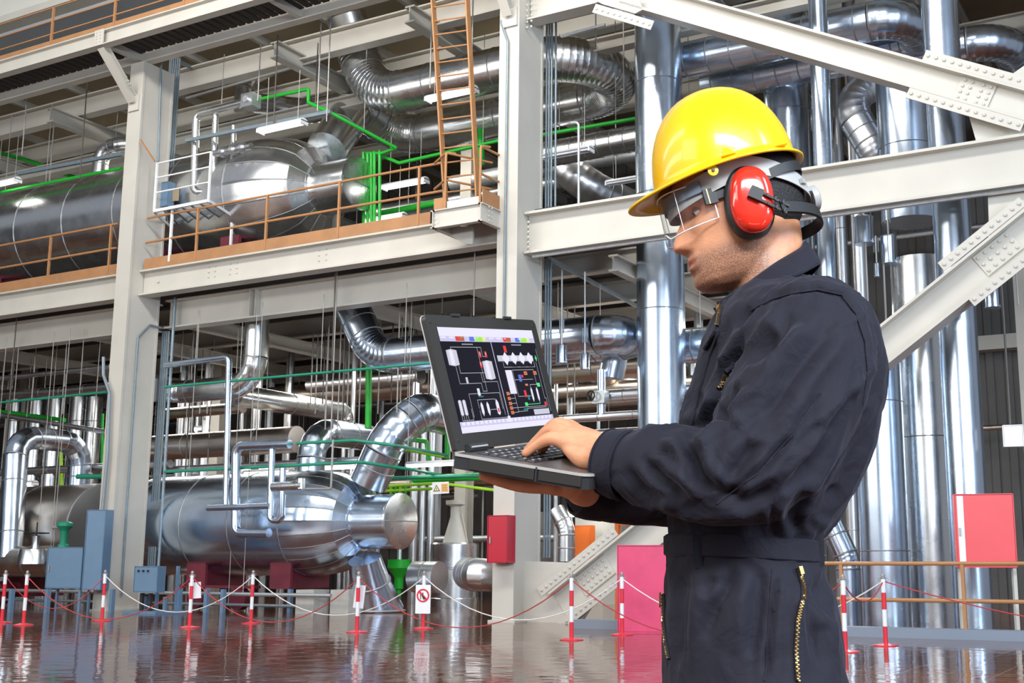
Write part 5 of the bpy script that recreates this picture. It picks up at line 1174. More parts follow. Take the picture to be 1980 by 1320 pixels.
# colour attributes: beard shadow, lips, nails
bv = getv(bme); q = bv-np.array(HO); U_ = q@np.array(hu); S_ = q@np.array(hs); V_ = q@np.array(hv)
def sst(x, a, b): t = np.clip((x-a)/(b-a), 0, 1); return t*t*(3-2*t)
headm = sst(V_, -.16, -.15)*(np.abs(q).max(1) < .2)
beard = headm*sst(-V_, .055, .085)*sst(U_, -.02, .02)*(1-.0*S_)*(1-sst(-V_, .128, .15))
beard = np.maximum(beard, headm*np.exp(-((V_+.067)/.007)**2)*np.exp(-(S_/.024)**2)*(U_ > .1)*.9)
beard = np.maximum(beard, headm*np.exp(-((U_-.022)/.018)**2)*sst(-V_, -.02, .0)*(1-sst(-V_, .05, .09))*.8)
beard = np.maximum(beard, headm*np.exp(-((V_+.095)/.006)**2)*np.exp(-(S_/.012)**2)*(U_ > .1)*.6)
lips = headm*np.exp(-((V_+.0795)/.0105)**4)*np.exp(-(S_/.024)**4)*(U_ > .105)
hairm = headm*sst(V_-.45*U_*0+(.045-U_)*.55, .045, .062)*(1-sst(U_, .085, .10))
hairm = np.maximum(hairm, headm*sst(-U_, .045, .06)*sst(V_, -.055, -.035))
brow = headm*np.exp(-((V_-.026)/.0045)**2)*np.exp(-((np.abs(S_)-.032)/.017)**4)*(U_ > .06)
for nm, arr in (('beard', beard), ('lips', lips), ('hairline', np.maximum(hairm, brow))):
    at_ = bme.attributes.new(nm, 'FLOAT', 'POINT'); at_.data.foreach_set('value', np.clip(arr, 0, 1).astype(np.float32))
skin = bpy.data.materials.new('skin'); skin.use_nodes = True; nt = skin.node_tree; L = nt.links; b = nt.nodes['Principled BSDF']
b.inputs['Roughness'].default_value = .46; b.inputs['Subsurface Weight'].default_value = .12; b.inputs['Subsurface Radius'].default_value = (.012, .005, .003); b.inputs['Subsurface Scale'].default_value = 1
tc = nt.nodes.new('ShaderNodeTexCoord'); no = nt.nodes.new('ShaderNodeTexNoise'); no.inputs['Scale'].default_value = 26; no.inputs['Detail'].default_value = 6; L.new(tc.outputs['Object'], no.inputs['Vector'])
cr = nt.nodes.new('ShaderNodeValToRGB'); cr.color_ramp.elements[0].position = .3; cr.color_ramp.elements[0].color = (.60, .245, .125, 1); cr.color_ramp.elements[1].position = .7; cr.color_ramp.elements[1].color = (.76, .365, .195, 1); L.new(no.outputs['Fac'], cr.inputs[0])
cur = cr.outputs[0]
n3 = nt.nodes.new('ShaderNodeTexNoise'); n3.inputs['Scale'].default_value = 900; n3.inputs['Detail'].default_value = 1; L.new(tc.outputs['Object'], n3.inputs['Vector'])
for nm, col, k, noisy in (('beard', (.10, .055, .04, 1), .62, True), ('lips', (.50, .16, .12, 1), .75, False), ('hairline', (.016, .012, .011, 1), 1., True)):
    a_ = nt.nodes.new('ShaderNodeAttribute'); a_.attribute_name = nm; mx = nt.nodes.new('ShaderNodeMix'); mx.data_type = 'RGBA'
    mu = nt.nodes.new('ShaderNodeMath'); mu.operation = 'MULTIPLY'; L.new(a_.outputs['Fac'], mu.inputs[0]); mu.inputs[1].default_value = k
    f_ = mu.outputs[0]
    if noisy:
        ad = nt.nodes.new('ShaderNodeMapRange'); L.new(n3.outputs['Fac'], ad.inputs[0]); ad.inputs[1].default_value = .35; ad.inputs[2].default_value = .62; ad.inputs[3].default_value = .35; ad.inputs[4].default_value = 1.5
        m3 = nt.nodes.new('ShaderNodeMath'); m3.operation = 'MULTIPLY'; m3.use_clamp = True; L.new(f_, m3.inputs[0]); L.new(ad.outputs[0], m3.inputs[1]); f_ = m3.outputs[0]
    L.new(f_, mx.inputs[0]); L.new(cur, mx.inputs[6]); mx.inputs[7].default_value = col; cur = mx.outputs[2]
L.new(cur, b.inputs['Base Color'])
bp = nt.nodes.new('ShaderNodeBump'); bp.inputs['Strength'].default_value = .25; bp.inputs['Distance'].default_value = .0015
n4 = nt.nodes.new('ShaderNodeTexNoise'); n4.inputs['Scale'].default_value = 260; n4.inputs['Detail'].default_value = 3; L.new(tc.outputs['Object'], n4.inputs['Vector']); L.new(n4.outputs['Fac'], bp.inputs['Height']); L.new(bp.outputs[0], b.inputs['Normal'])
bodyo = objof(bme, 'body', skin)
for t_, m_, r_ in NAILS:
    d_ = (t_-m_).normalized(); d_ = (d_-up_*.55).normalized(); n_u = (up_-d_*up_.dot(d_)).normalized(); sd = d_.cross(n_u)
    c_ = t_+d_*r_*.25+n_u*r_*.80; pts = [c_+d_*.0058*math.cos(a)+sd*.0048*math.sin(a)-n_u*.0018*abs(math.sin(a))**2 for a in [2*math.pi*k/14 for k in range(14)]]
    LBd(MB().add([c_+n_u*.0006]+pts, [(0, k+1, (k+1) % 14+1) for k in range(14)]), 'fingernail', mat('nail', (.78, .48, .38), .25, coat=.3), bodyo, 180)
# eyes with lids
eyew = mat('eye_white', (.75, .72, .70), .15, coat=.8); iris = mat('iris', (.035, .015, .008), .1, coat=1); lidm = mat('eyelid', (.60, .30, .19), .5)
for sg in (-1, 1):
    ec = HP(.0925, sg*.031, .0005); e = LBd(MB().lathe(ec-hu*.0118, hu, [(.0118*(1-math.cos(a)), .0118*math.sin(a)) for a in np.linspace(0.02, math.pi-.02, 14)], 20), 'eye', eyew, None, 180)
    gz = (hu*.9-hv*.42).normalized(); LBd(MB().lathe(ec+gz*.0109, gz, [(0, .0052), (.0006, .0048), (.0013, .002)], 16), 'iris', iris, e, 180)
    mb = MB()
    for lo, a0, a1 in ((1, .02, 1.5), (-1, -.62, -1.5)):
        vs = []; 
        for i in range(6):
            el = 0
            for j in range(11):
                az = -1.5+3.0*j/10; e0_ = a0*math.cos(az*.98); el = e0_+(a1-e0_)*i/5; d = (hu*math.cos(az)+hs*math.sin(az))*math.cos(el)+hv*math.sin(el); vs.append(ec+d*.0128)
        mb.add(vs, [(i*11+j, i*11+j+1, i*11+j+12, i*11+j+11) for i in range(5) for j in range(10)])
    LBd(mb, 'eyelid', lidm, e, 180)
# hair: short cap of hair over the back and sides
hr = MB(); rings = []
hairmat = mat('black_hair', (.012, .010, .010), .6, bump=.8, bscale=260, bdist=.003)
nh = 60
for v in np.linspace(-.052, .118, 24):
    f, b_, w_ = hprof(v); c = (f+b_)/2+.01; row = []
    amax = math.pi*np.interp(v, [-.052, -.035, .0, .03, .05, .075, .118], [.30, .44, .49, .52, .64, .78, .9])
    for k in range(nh+1):
        a = math.pi-amax+2*amax*k/nh; ca, sa = math.cos(a), math.sin(a); e = 2/2.35; ed = min(k, nh-k)/nh*14; off = .0055*min(1, ed)*min(1, (v+.054)/.02)
        s = (w_+off)*math.copysign(abs(sa)**e, sa); ux = math.copysign(abs(ca)**e, ca); u = c+(f-c+off)*ux if ux > 0 else c+(c-b_+off)*ux
        row.append(HP(u, s, v))
    rings.append(row)
hr.add([p for r in rings for p in r], [(i*(nh+1)+k, i*(nh+1)+k+1, (i+1)*(nh+1)+k+1, (i+1)*(nh+1)+k) for i in range(len(rings)-1) for k in range(nh)])
LBd(hr, 'hair', hairmat, None, 180)
# ears mostly under the cups
# ---------------------------------------------------------------- coverall
cl = MB()
TS = [(548, 1452, 1590, .075), (566, 1425, 1622, .115), (590, 1398, 1650, .165), (620, 1378, 1674, .195), (660, 1360, 1690, .205), (720, 1338, 1700, .198), (800, 1318, 1695, .186), (880, 1300, 1678, .178), (950, 1293, 1648, .172), (1000, 1292, 1614, .166),
      (1035, 1292, 1588, .160), (1060, 1291, 1578, .158), (1100, 1288, 1584, .166), (1150, 1284, 1603, .178), (1230, 1281, 1622, .186), (1320, 1281, 1623, .188), (1400, 1290, 1610, .185)]
def tslice(py, n=44, off=0.):
    f = np.interp(py, [t[0] for t in TS], [t[1] for t in TS]); b_ = np.interp(py, [t[0] for t in TS], [t[2] for t in TS]); w_ = np.interp(py, [t[0] for t in TS], [t[3] for t in TS])+off
    A_, B_ = L3(f, py), L3(b_, py); c = (A_+B_)/2; hx = (B_.x-A_.x)/2+off; z = c.z; out = []
    for k in range(n):
        a = 2*math.pi*k/n; ca, sa = math.cos(a), math.sin(a); e = 2/2.5
        out.append(Vector((c.x+hx*math.copysign(abs(ca)**e, ca), w_*math.copysign(abs(sa)**e, sa), z)))
    return out
loft(cl, [tslice(p) for p in (548, 566, 590, 620, 660, 700, 740, 780, 820, 860, 900, 950, 1000, 1035, 1060, 1100, 1150, 1200, 1260, 1320, 1400)])
NA = dict(p=[L3(1572, 648, -.150), L3(1560, 720, -.185), L3(1515, 805, -.21), L3(1455, 892, -.225), L3(1385, 918, -.220), L3(1300, 908, -.190), L3(1235, 900, -.160), L3(1212, 898, -.148)], r=[.092, .100, .098, .088, .078, .068, .058, .050])
limb(cl, NA['p'], NA['r'], 30)
FA = dict(p=[L3(1572, 648, .150), L3(1530, 780, .2), L3(1440, 955, .21), L3(1330, 960, .17), L3(1230, 955, .11), L3(1142, 951, .082)], r=[.092, .095, .08, .062, .052, .046])
limb(cl, FA['p'], FA['r'], 26)
zb = tslice(1400)[0].z
for sg in (-1, 1): limb(cl, [Vector((-.01, sg*.075, zb+.05)), Vector((-.015, sg*.095, .72)), Vector((-.02, sg*.10, .5)), Vector((0, sg*.105, .28)), Vector((.01, sg*.11, .10))], [.13, .105, .088, .082, .085], 26)
cme = fuse(cl, .0058, 7, .5)
v_ = getv(cme); n_ = getn(cme)
# fold field on the near side, lines read off the photograph: (pixel polyline, width m, depth m)
def fold(lines, side=-1):
    global v_
    for pl, w_, dep in lines:
        P2 = [L3(x, y, -.18) for x, y in pl]; P2 = np.array([(p.x, p.z) for p in P2])
        # account for perspective: project vertices onto the dy=-.18 plane through the camera
        camL = np.array(WI @ C0); t = (-.18-camL[1])/(v_[:, 1]-camL[1]); X = camL[0]+(v_[:, 0]-camL[0])*t; Z = camL[2]+(v_[:, 2]-camL[2])*t
        best = np.full(len(v_), 9.); 
        for a, b_ in zip(P2, P2[1:]):
            ab = b_-a; tt = np.clip(((X-a[0])*ab[0]+(Z-a[1])*ab[1])/(ab@ab), 0, 1); d = np.hypot(X-a[0]-ab[0]*tt, Z-a[1]-ab[1]*tt)
            best = np.minimum(best, d)
        tot = P2[-1]-P2[0]; s_ = ((X-P2[0][0])*tot[0]+(Z-P2[0][1])*tot[1])/(tot@tot); taper = np.clip(1-(2*s_-1)**4, 0, 1)
        face = np.clip(-n_[:, 1]*1.6+.2, 0, 1)
        prof = -dep*np.exp(-(best/w_)**2)+dep*.55*np.exp(-((best-w_*1.9)/(w_*1.0))**2)
        v_ += n_*(prof*taper*face*1.9)[:, None]
def Q(*a): return [(1160+x/1.5, 440+y/1.5) for x, y in a]
fold([(Q((505, 290), (440, 350), (360, 440), (330, 490)), .012, .010), (Q((690, 260), (600, 370), (500, 500), (420, 590)), .014, .007), (Q((560, 250), (500, 330), (430, 400)), .011, .007),
 (Q((235, 590), (262, 650), (285, 720), (330, 770)), .011, .011), (Q((370, 520), (300, 570), (250, 600)), .010, .010), (Q((395, 450), (350, 530), (365, 570)), .009, .008), (Q((330, 770), (420, 790), (520, 760)), .012, .005),
 (Q((640, 480), (560, 600), (460, 710), (340, 800)), .006, .004), (Q((120, 660), (170, 720), (250, 790)), .010, .006), (Q((150, 640), (200, 650), (230, 700)), .008, .006), (Q((70, 690), (120, 760), (190, 800)), .009, .005),
 (Q((750, 480), (680, 600), (610, 700), (540, 770)), .014, .008), (Q((780, 520), (720, 700), (650, 860)), .016, .006), (Q((600, 760), (560, 830), (600, 910)), .013, .008), (Q((680, 740), (620, 850), (640, 900)), .012, .006),
 (Q((500, 790), (510, 900)), .006, .004), (Q((330, 320), (290, 420), (260, 520)), .010, .007), (Q((380, 270), (330, 370), (300, 470)), .009, .005), (Q((440, 230), (390, 290)), .010, .006), (Q((290, 470), (262, 560)), .008, .005),
 (Q((430, 860), (330, 880), (230, 870)), .010, .004), (Q((400, 990), (340, 1090), (300, 1200)), .012, .006), (Q((470, 990), (460, 1120), (440, 1250)), .013, .006), (Q((250, 980), (230, 1100), (220, 1280)), .012, .006),
 (Q((510, 990), (500, 1120), (480, 1310)), .005, .004), (Q((640, 1000), (660, 1080), (690, 1150)), .012, .006), (Q((620, 1020), (620, 1150), (640, 1300)), .014, .007), (Q((330, 1010), (290, 1060)), .010, .005), (Q((560, 900), (600, 930)), .010, .006),
 (Q((640, 560), (560, 650)), .010, .005), (Q((450, 620), (400, 690), (370, 760)), .012, .005), (Q((560, 470), (480, 560)), .010, .004)])
# armhole seam groove
fold([([(1453, 600), (1490, 580), (1533, 567), (1580, 560), (1627, 570), (1655, 607), (1672, 660), (1678, 720), (1668, 780)], .0045, .005)])
# soft crumple everywhere
X, Y, Z = v_.T
w1 = np.sin(X*31+2.1*np.sin(Z*17+1.3)+Y*9)*np.sin(Z*23+1.7*np.sin(X*19)+Y*13); w2 = np.sin(X*67+2.3*np.sin(Z*41)+Y*29+.7)*np.sin(Z*53+1.9*np.sin(Y*37+X*21))
v_ += n_*(.0018*w1+.0007*w2)[:, None]
def vnoise(Pn):      # value noise on a lattice
    i = np.floor(Pn).astype(np.int64); f = Pn-i; f = f*f*(3-2*f); out = 0
    for dx in (0, 1):
        for dy in (0, 1):
            for dz in (0, 1):
                h = ((i[:, 0]+dx)*73856093) ^ ((i[:, 1]+dy)*19349663) ^ ((i[:, 2]+dz)*83492791); h = (h ^ (h >> 13))*1274126177; h = ((h ^ (h >> 16)) & 65535)/65535.
                out = out+h*(f[:, 0] if dx else 1-f[:, 0])*(f[:, 1] if dy else 1-f[:, 1])*(f[:, 2] if dz else 1-f[:, 2])
    return out
def crease(ax, along, across, seed, amp, pw=5):   # sharp soft-sided creases running along the direction ax
    ax = Vector(ax).normalized(); u_, w_ = frame(ax); B_ = np.array([ax, u_, w_]); q_ = v_ @ B_.T*np.array([along, across, across])+seed
    q_ = q_+.45*np.stack([vnoise(q_*1.7+9), vnoise(q_*1.7+31), vnoise(q_*1.7+57)], 1)
    return amp*(1-np.abs(2*vnoise(q_)-1))**pw
arm_ax = np.array(ELn-SHn); arm_m = np.clip((-v_[:, 1]-.10)/.06, 0, 1)*(v_[:, 2] > L3(1400, 1010, -.2).z)
dcr = crease(ELn-SHn+Vector((-.10, 0, .06)), 3.2, 17, 3., .0065)+crease(ELn-SHn, 6, 30, 11., .0028)-.0030
zz = v_[:, 2]; low = 1-np.clip((zz-L3(1400, 1100, 0).z)/.03, 0, 1); dcl = crease((.12, 0, 1), 3.0, 15, 21., .006)+crease((-.1, 0, 1), 6, 34, 5., .002)-.0025
mid_ = (1-arm_m)*(1-low); dcm = crease((-.35, 0, 1), 3.4, 16, 41., .007)-.002
v_ += n_*(dcr*arm_m+dcl*low+dcm*mid_)[:, None]
setv(cme, v_)
cloth = bpy.data.materials.new('navy_cotton'); cloth.use_nodes = True; nt = cloth.node_tree; L = nt.links; b = nt.nodes['Principled BSDF']
b.inputs['Base Color'].default_value = (.0135, .013, .021, 1); b.inputs['Roughness'].default_value = .78; b.inputs['Sheen Weight'].default_value = .10; b.inputs['Sheen Roughness'].default_value = .45; b.inputs['Sheen Tint'].default_value = (.55, .56, .70, 1); b.inputs['Specular IOR Level'].default_value = .25
tc = nt.nodes.new('ShaderNodeTexCoord'); wv = nt.nodes.new('ShaderNodeTexNoise'); wv.inputs['Scale'].default_value = 700; L.new(tc.outputs['Object'], wv.inputs['Vector'])
wn = nt.nodes.new('ShaderNodeTexNoise'); wn.inputs['Scale'].default_value = 14; wn.inputs['Detail'].default_value = 3; wn.inputs['Distortion'].default_value = 1.2; L.new(tc.outputs['Object'], wn.inputs['Vector'])
b1_ = nt.nodes.new('ShaderNodeBump'); b1_.inputs['Strength'].default_value = .6; b1_.inputs['Distance'].default_value = .010; L.new(wn.outputs['Fac'], b1_.inputs['Height'])
b2_ = nt.nodes.new('ShaderNodeBump'); b2_.inputs['Strength'].default_value = .25; b2_.inputs['Distance'].default_value = .0008; L.new(wv.outputs['Fac'], b2_.inputs['Height']); L.new(b1_.outputs[0], b2_.inputs['Normal']); L.new(b2_.outputs[0], b.inputs['Normal'])
M['cloth'] = cloth
cob = objof(cme, 'coverall', cloth)
bvh = BVHTree.FromPolygons([Vector(p) for p in v_], [tuple(p.vertices) for p in cme.polygons])
camL = WI @ C0
def hit(px, py, off=.002):
    d = (L3(px, py, 0)-camL).normalized(); h = bvh.ray_cast(camL, d)
    return (h[0]+h[1]*off, h[1]) if h[0] else (L3(px, py, -.1), Vector((0, -1, 0)))
def seam(pl, name='seam', m='cloth', r=.0014, sub=6, off=.001, parent=cob):
    pts = []
    for (a, b_), (c, d) in zip(pl, pl[1:]):
        for k in range(sub): pts.append(hit(a+(c-a)*k/sub, b_+(d-b_)*k/sub, off)[0])
    pts.append(hit(*pl[-1], off)[0]); return LBd(MB().sweep(pts, r, 6), name, m, parent, 60)
seam([(1453, 600), (1490, 580), (1533, 567), (1580, 560), (1627, 570), (1655, 607), (1672, 660), (1678, 720), (1668, 780)])
seam(Q((500, 990), (490, 1100), (485, 1200), (478, 1315))); seam(Q((640, 480), (560, 600), (460, 710), (340, 800)))
seam([(1391, 640), (1372, 690), (1352, 760), (1338, 820)], 'front_placket', r=.003)
gold = mat('brass_zip', (.62, .40, .14), .35, 1)
def zipper(pl, name, step=.0040, w_=.0026):
    pts = []; 
    for (a, b_), (c, d) in zip(pl, pl[1:]):
        for k in range(30): pts.append(hit(a+(c-a)*k/30, b_+(d-b_)*k/30, .0022))
    z = LBd(MB().sweep([p for p, n in pts], .0034, 6), name, mat('zip_tape', (.02, .017, .02), .8), cob, 60)
    mb = MB(); acc = 0; s = 1; last = pts[0][0]
    for i in range(1, len(pts)):
        p, n = pts[i]; acc += (p-pts[i-1][0]).length
        if acc > step*.5:
            acc = 0; s = -s; d = (p-last).normalized(); sd = d.cross(n).normalized(); mb.obox(p+n*.003+sd*s*w_*.45, sd*w_*.62, d*.0010, n*.0012)
        last = pts[i-1][0]
    t = LBd(mb, 'zip_teeth', gold, z); t['kind'] = 'stuff'
    p, n = pts[0]; q, _ = pts[12]; LBd(MB().obox((p+q)/2+n*.006, (q-p)*.6, (q-p).cross(n).normalized()*.0035, n*.0015), 'zip_slider', gold, z); return z
zipper([(1541, 1098), (1550, 1130), (1550, 1160), (1541, 1200), (1538, 1260), (1541, 1318)], 'pocket_zip')
zipper([(1397, 596), (1393, 612), (1389, 632)], 'front_zip')
zipper([(1401, 722), (1396, 738), (1388, 752)], 'chest_pocket_zip')
zipper([(1286, 1150), (1286, 1200), (1290, 1240), (1296, 1275)], 'front_pocket_zip', .004, .002)
seam([(1404, 716), (1415, 708), (1420, 700)], 'zip_pull', m=cloth, r=.004, off=.003); seam([(1387, 640), (1375, 660), (1366, 676)], 'zip_pull', m=cloth, r=.004, off=.004)
# belt
def beltring(py0, tilt, off):
    base = tslice(py0, 64, off); return [p+Vector((0, 0, tilt*(p.x+.02))) for p in base]
mb = MB(); rings = [beltring(1062, -.05, .004), beltring(1062, -.05, .0075)]
up0 = Vector((0, 0, .018)); R4 = [[p+up0 for p in beltring(1062, -.05, .001)], [p+up0*.8 for p in beltring(1062, -.05, .0055)], [p-up0*.8 for p in beltring(1062, -.05, .0055)], [p-up0 for p in beltring(1062, -.05, .001)]]
loft(mb, R4, False); LBd(mb, 'belt', cloth, None, 50)
for px in (1355, 1575):
    p, n = hit(px, 1062, .006); LBd(MB().obox(p, Vector((1, 0, 0))*.007, n*.002, Vector((0, 0, 1))*.026), 'belt_loop', cloth, cob)
# collar
def mir(pts): return [Vector((p.x, -p.y, p.z)) for p in pts]
def cring(ctrl, sub=8):   # near-side control points from back centre to front, mirrored to a full horseshoe
    near = [L3(x, y, dy) for x, y, dy in ctrl]; p, _ = smoothpts(near, [0]*len(near), sub); far = mir(p)
    return far[::-1]+p[1:] if abs(p[0].y) < 1e-3 else far[::-1]+p
top = cring([(1549, 462, 0), (1538, 478, -.045), (1492, 506, -.078), (1430, 552, -.062), (1385, 582, -.022)])
mid = cring([(1562, 462, 0), (1556, 474, -.052), (1500, 508, -.088), (1432, 556, -.070), (1383, 584, -.026)])
bot = cring([(1588, 512, 0), (1590, 508, -.065), (1548, 528, -.112), (1466, 560, -.100), (1402, 590, -.045)])
bot2 = cring([(1584, 518, 0), (1582, 514, -.062), (1545, 534, -.104), (1466, 566, -.094), (1402, 594, -.042)])
inn = cring([(1550, 530, 0), (1535, 535, -.045), (1500, 550, -.070), (1440, 575, -.055), (1392, 598, -.022)])
rows = [inn, top, mid, bot, bot2]; n = len(top); mb = MB()
mb.add([p for r in rows for p in r], [(i*n+k, i*n+k+1, (i+1)*n+k+1, (i+1)*n+k) for i in range(len(rows)-1) for k in range(n-1)])
o = LBd(mb, 'collar', cloth, None, 60); sm = o.modifiers.new('s', 'SOLIDIFY'); sm.thickness = .0025; sb = o.modifiers.new('b', 'SUBSURF'); sb.levels = 1; sb.render_levels = 1
# cuffs
def cuff(a, b_, r0, r1, lab='cuff', sq=1.0):
    d = (b_-a).normalized(); mb = MB(); mb.lathe(a, d, [(0, r0-.004), (0, r0), (.006, r0+.003), ((b_-a).length*.5, (r0+r1)/2+.003), ((b_-a).length, r1), ((b_-a).length, r1-.004), (.002, r0-.004)], 36)
    mb.f = mb.f[:-2]; return LBd(mb, lab, cloth, cob, 60)
cu = cuff(L3(1172, 892, -.126), L3(1216, 901, -.150), .048, .055)
for q_ in (.12, .88):
    a_, b_ = L3(1172, 892, -.126), L3(1216, 901, -.150); d_ = (b_-a_).normalized(); u_, w_ = frame(d_); c_ = a_.lerp(b_, q_); r_ = .0515+.004*q_
    LBd(MB().sweep([c_+(u_*math.cos(t)+w_*math.sin(t))*r_ for t in [2*math.pi*k/32 for k in range(33)]], .0012, 6, False), 'cuff_stitching', cloth, cu)
cuff(L3(1114, 947, .070), L3(1165, 953, .092), .043, .049)
# shoes
for sg in (-1, 1):
    mb = MB(); rr = []
    for u, w_, h in ((.09, .028, .05), (.08, .036, .075), (.03, .04, .10), (-.04, .045, .085), (-.11, .05, .06), (-.17, .045, .045), (-.205, .02, .03)):
        rr.append([Vector((u, sg*.11+w_*math.cos(a), max(0, h*.5+h*.5*math.sin(a)))) for a in [2*math.pi*k/16 for k in range(16)]])
    loft(mb, rr); LBd(mb, 'shoe', mat('black_leather', (.015, .014, .014), .4), None, 50)
# ================================================================ HARD HAT (own thing)
def gthing(name, lab, cat):
    o = thing(name, lab, cat, tuple(WM @ HO)); o.rotation_euler = (0, 0, AL); return o
def GB(mb, name, m, parent, smooth=None):
    root = parent
    while root.parent: root = root.parent
    mb.v = [tuple(Vector(p)-HO) for p in mb.v]; return LBd(mb, name, m, parent, smooth)
yel = mat('yellow_shell', (.93, .54, .004), .30, coat=.35, spec=.4)
TH_ = math.radians(16); hf = Vector((-math.cos(TH_), 0, -math.sin(TH_))); hk = Vector((-math.sin(TH_), 0, math.cos(TH_))); hl = Vector((0, -1, 0))
hf, hl = hf*math.cos(YAW*.6)+hl*math.sin(YAW*.6), hl*math.cos(YAW*.6)-hf*math.sin(YAW*.6)
HC_ = L3(1408, 342, 0)
def K(f, l, k): return HC_+hf*f+hl*l+hk*k
hat = gthing('hard_hat', 'glossy yellow hard hat with short peak and grey inner band, worn by the man', 'helmet')
def hatrow(t, n=72, ins=0.):    # t: 0 crown .. 1 rim .. >1 brim
    out = []
    for j in range(n):
        a = 2*math.pi*j/n; ca, sa = math.cos(a), math.sin(a); A_ = (.131 if ca > 0 else .121)-ins; B_ = .112-ins; H_ = .158-ins
        if t <= 1:
            th = t*math.pi/2; q = math.sin(th)**.92; hh = math.cos(th)**.88
            fr = max(0, ca)**2
            f = A_*ca*q; l = B_*sa*q; k = H_*hh+.004*math.exp(-(sa/.16)**2)*q*(hh**.5)*0+ .0035*math.exp(-((B_*sa*q)/.016)**2)*(1-q*.3)*(hh)
            f -= .008*fr*q*hh*1.3
        else:
            s = t-1; ext = .010+.042*max(0, ca)**2.2; dr = -.006-.004*max(0, ca)**2
            f = (A_+ext*s)*ca; l = (B_+.011*s)*sa; k = dr*s-.005*s*s*max(0, ca)**3+.004*math.exp(-((s-1)/.2)**2)*0
        out.append(K(f, l, k))
    return out
rows = [hatrow(t) for t in (.015, .08, .16, .24, .32, .4, .48, .56, .64, .72, .8, .87, .93, .97, 1.0, 1.15, 1.4, 1.7, 2.0)]
mb = MB(); loft(mb, rows, False); mb.f.append(tuple(range(71, -1, -1)))
sh = GB(mb, 'shell', yel, hat, 180); so = sh.modifiers.new('s', 'SOLIDIFY'); so.thickness = .003; so.offset = -1
# rim bead, side fins, rivet lug
rim = hatrow(2.0); GB(MB().sweep(rim+[rim[0]], .0026, 8, False), 'rim_bead', yel, hat, 180)
for px_, a_ in ((.02, .0), (-.075, .0)):
    f = px_; l = .112*math.sqrt(max(0, 1-(f/.131)**2)); mb = MB()
    mb.add([K(f-.012, l+.004, .004), K(f+.012, l+.004, .004), K(f+.003, l-.002, .022), K(f-.012, l-.012, .004), K(f+.012, l-.012, .004), K(f+.003, l-.014, .022)], [(0, 1, 2), (5, 4, 3), (0, 3, 4, 1), (1, 4, 5, 2), (2, 5, 3, 0)])
    GB(mb, 'side_fin', yel, hat)
lg = K(.052, .112*math.sqrt(1-(.052/.133)**2)+.004, -.014); mb = MB().lathe(lg-hl*.002, hl, [(0, .009), (.004, .009), (.0045, .003)], 14); lgo = GB(mb, 'rivet_lug', yel, hat)
GB(MB().lathe(lg+hl*.0035, hl, [(0, .003), (.002, .0025)], 10), 'rivet', 'black', lgo)
grey = mat('grey_plastic', (.40, .40, .385), .4)
def band(name, ctrl, m, parent, hgt0, th_=.002, n=60, a0=-math.pi, a1=math.pi):
    mb = MB(); rows = [[], [], [], []]
    for j in range(n+1):
        a = a0+(a1-a0)*j/n; f, l, k, h = ctrl(a); o = Vector(hf*math.cos(a)+hl*math.sin(a)); p = K(f, l, k)
        rows[0].append(p+hk*h/2); rows[1].append(p+o*th_+hk*h/2); rows[2].append(p+o*th_-hk*h/2); rows[3].append(p-hk*h/2)
    m_ = n+1; mb.add([p for r in rows for p in r], [((i*m_+k), (i*m_+k+1), (((i+1) % 4)*m_+k+1), (((i+1) % 4)*m_+k)) for i in range(4) for k in range(n)])
    return GB(mb, name, m, parent, 50)
def hb1(a):
    ca, sa = math.cos(a), math.sin(a); A_ = .120 if ca > 0 else .124; bk = max(0, -ca)
    return A_*ca, .090*sa, -.014-.020*max(0, ca)-.055*bk**1.6, .036-.010*bk
band('suspension_band', hb1, grey, hat, .03)
def hb2(a):
    ca, sa = math.cos(a), math.sin(a); return .119*ca*1.03, .092*sa*1.02, -.026, .020
band('brow_pad', hb2, mat('blue_grey_pad', (.17, .21, .26), .5), hat, .02, .003, 30, -.95, .95)
GB(MB().lathe(K(-.128, .0, -.075), -hf, [(0, .022), (.010, .022), (.013, .017)], 24), 'ratchet_knob', grey, hat, 40)
for a in (2.55, 2.85): 
    f, l, k, h = hb1(a); GB(MB().obox(K(f*1.03, l*1.03, k), hf*.009*math.sin(a)+hl*.008, (hf*math.cos(a)+hl*math.sin(a))*.003, hk*.004), 'band_tab', grey, hat)
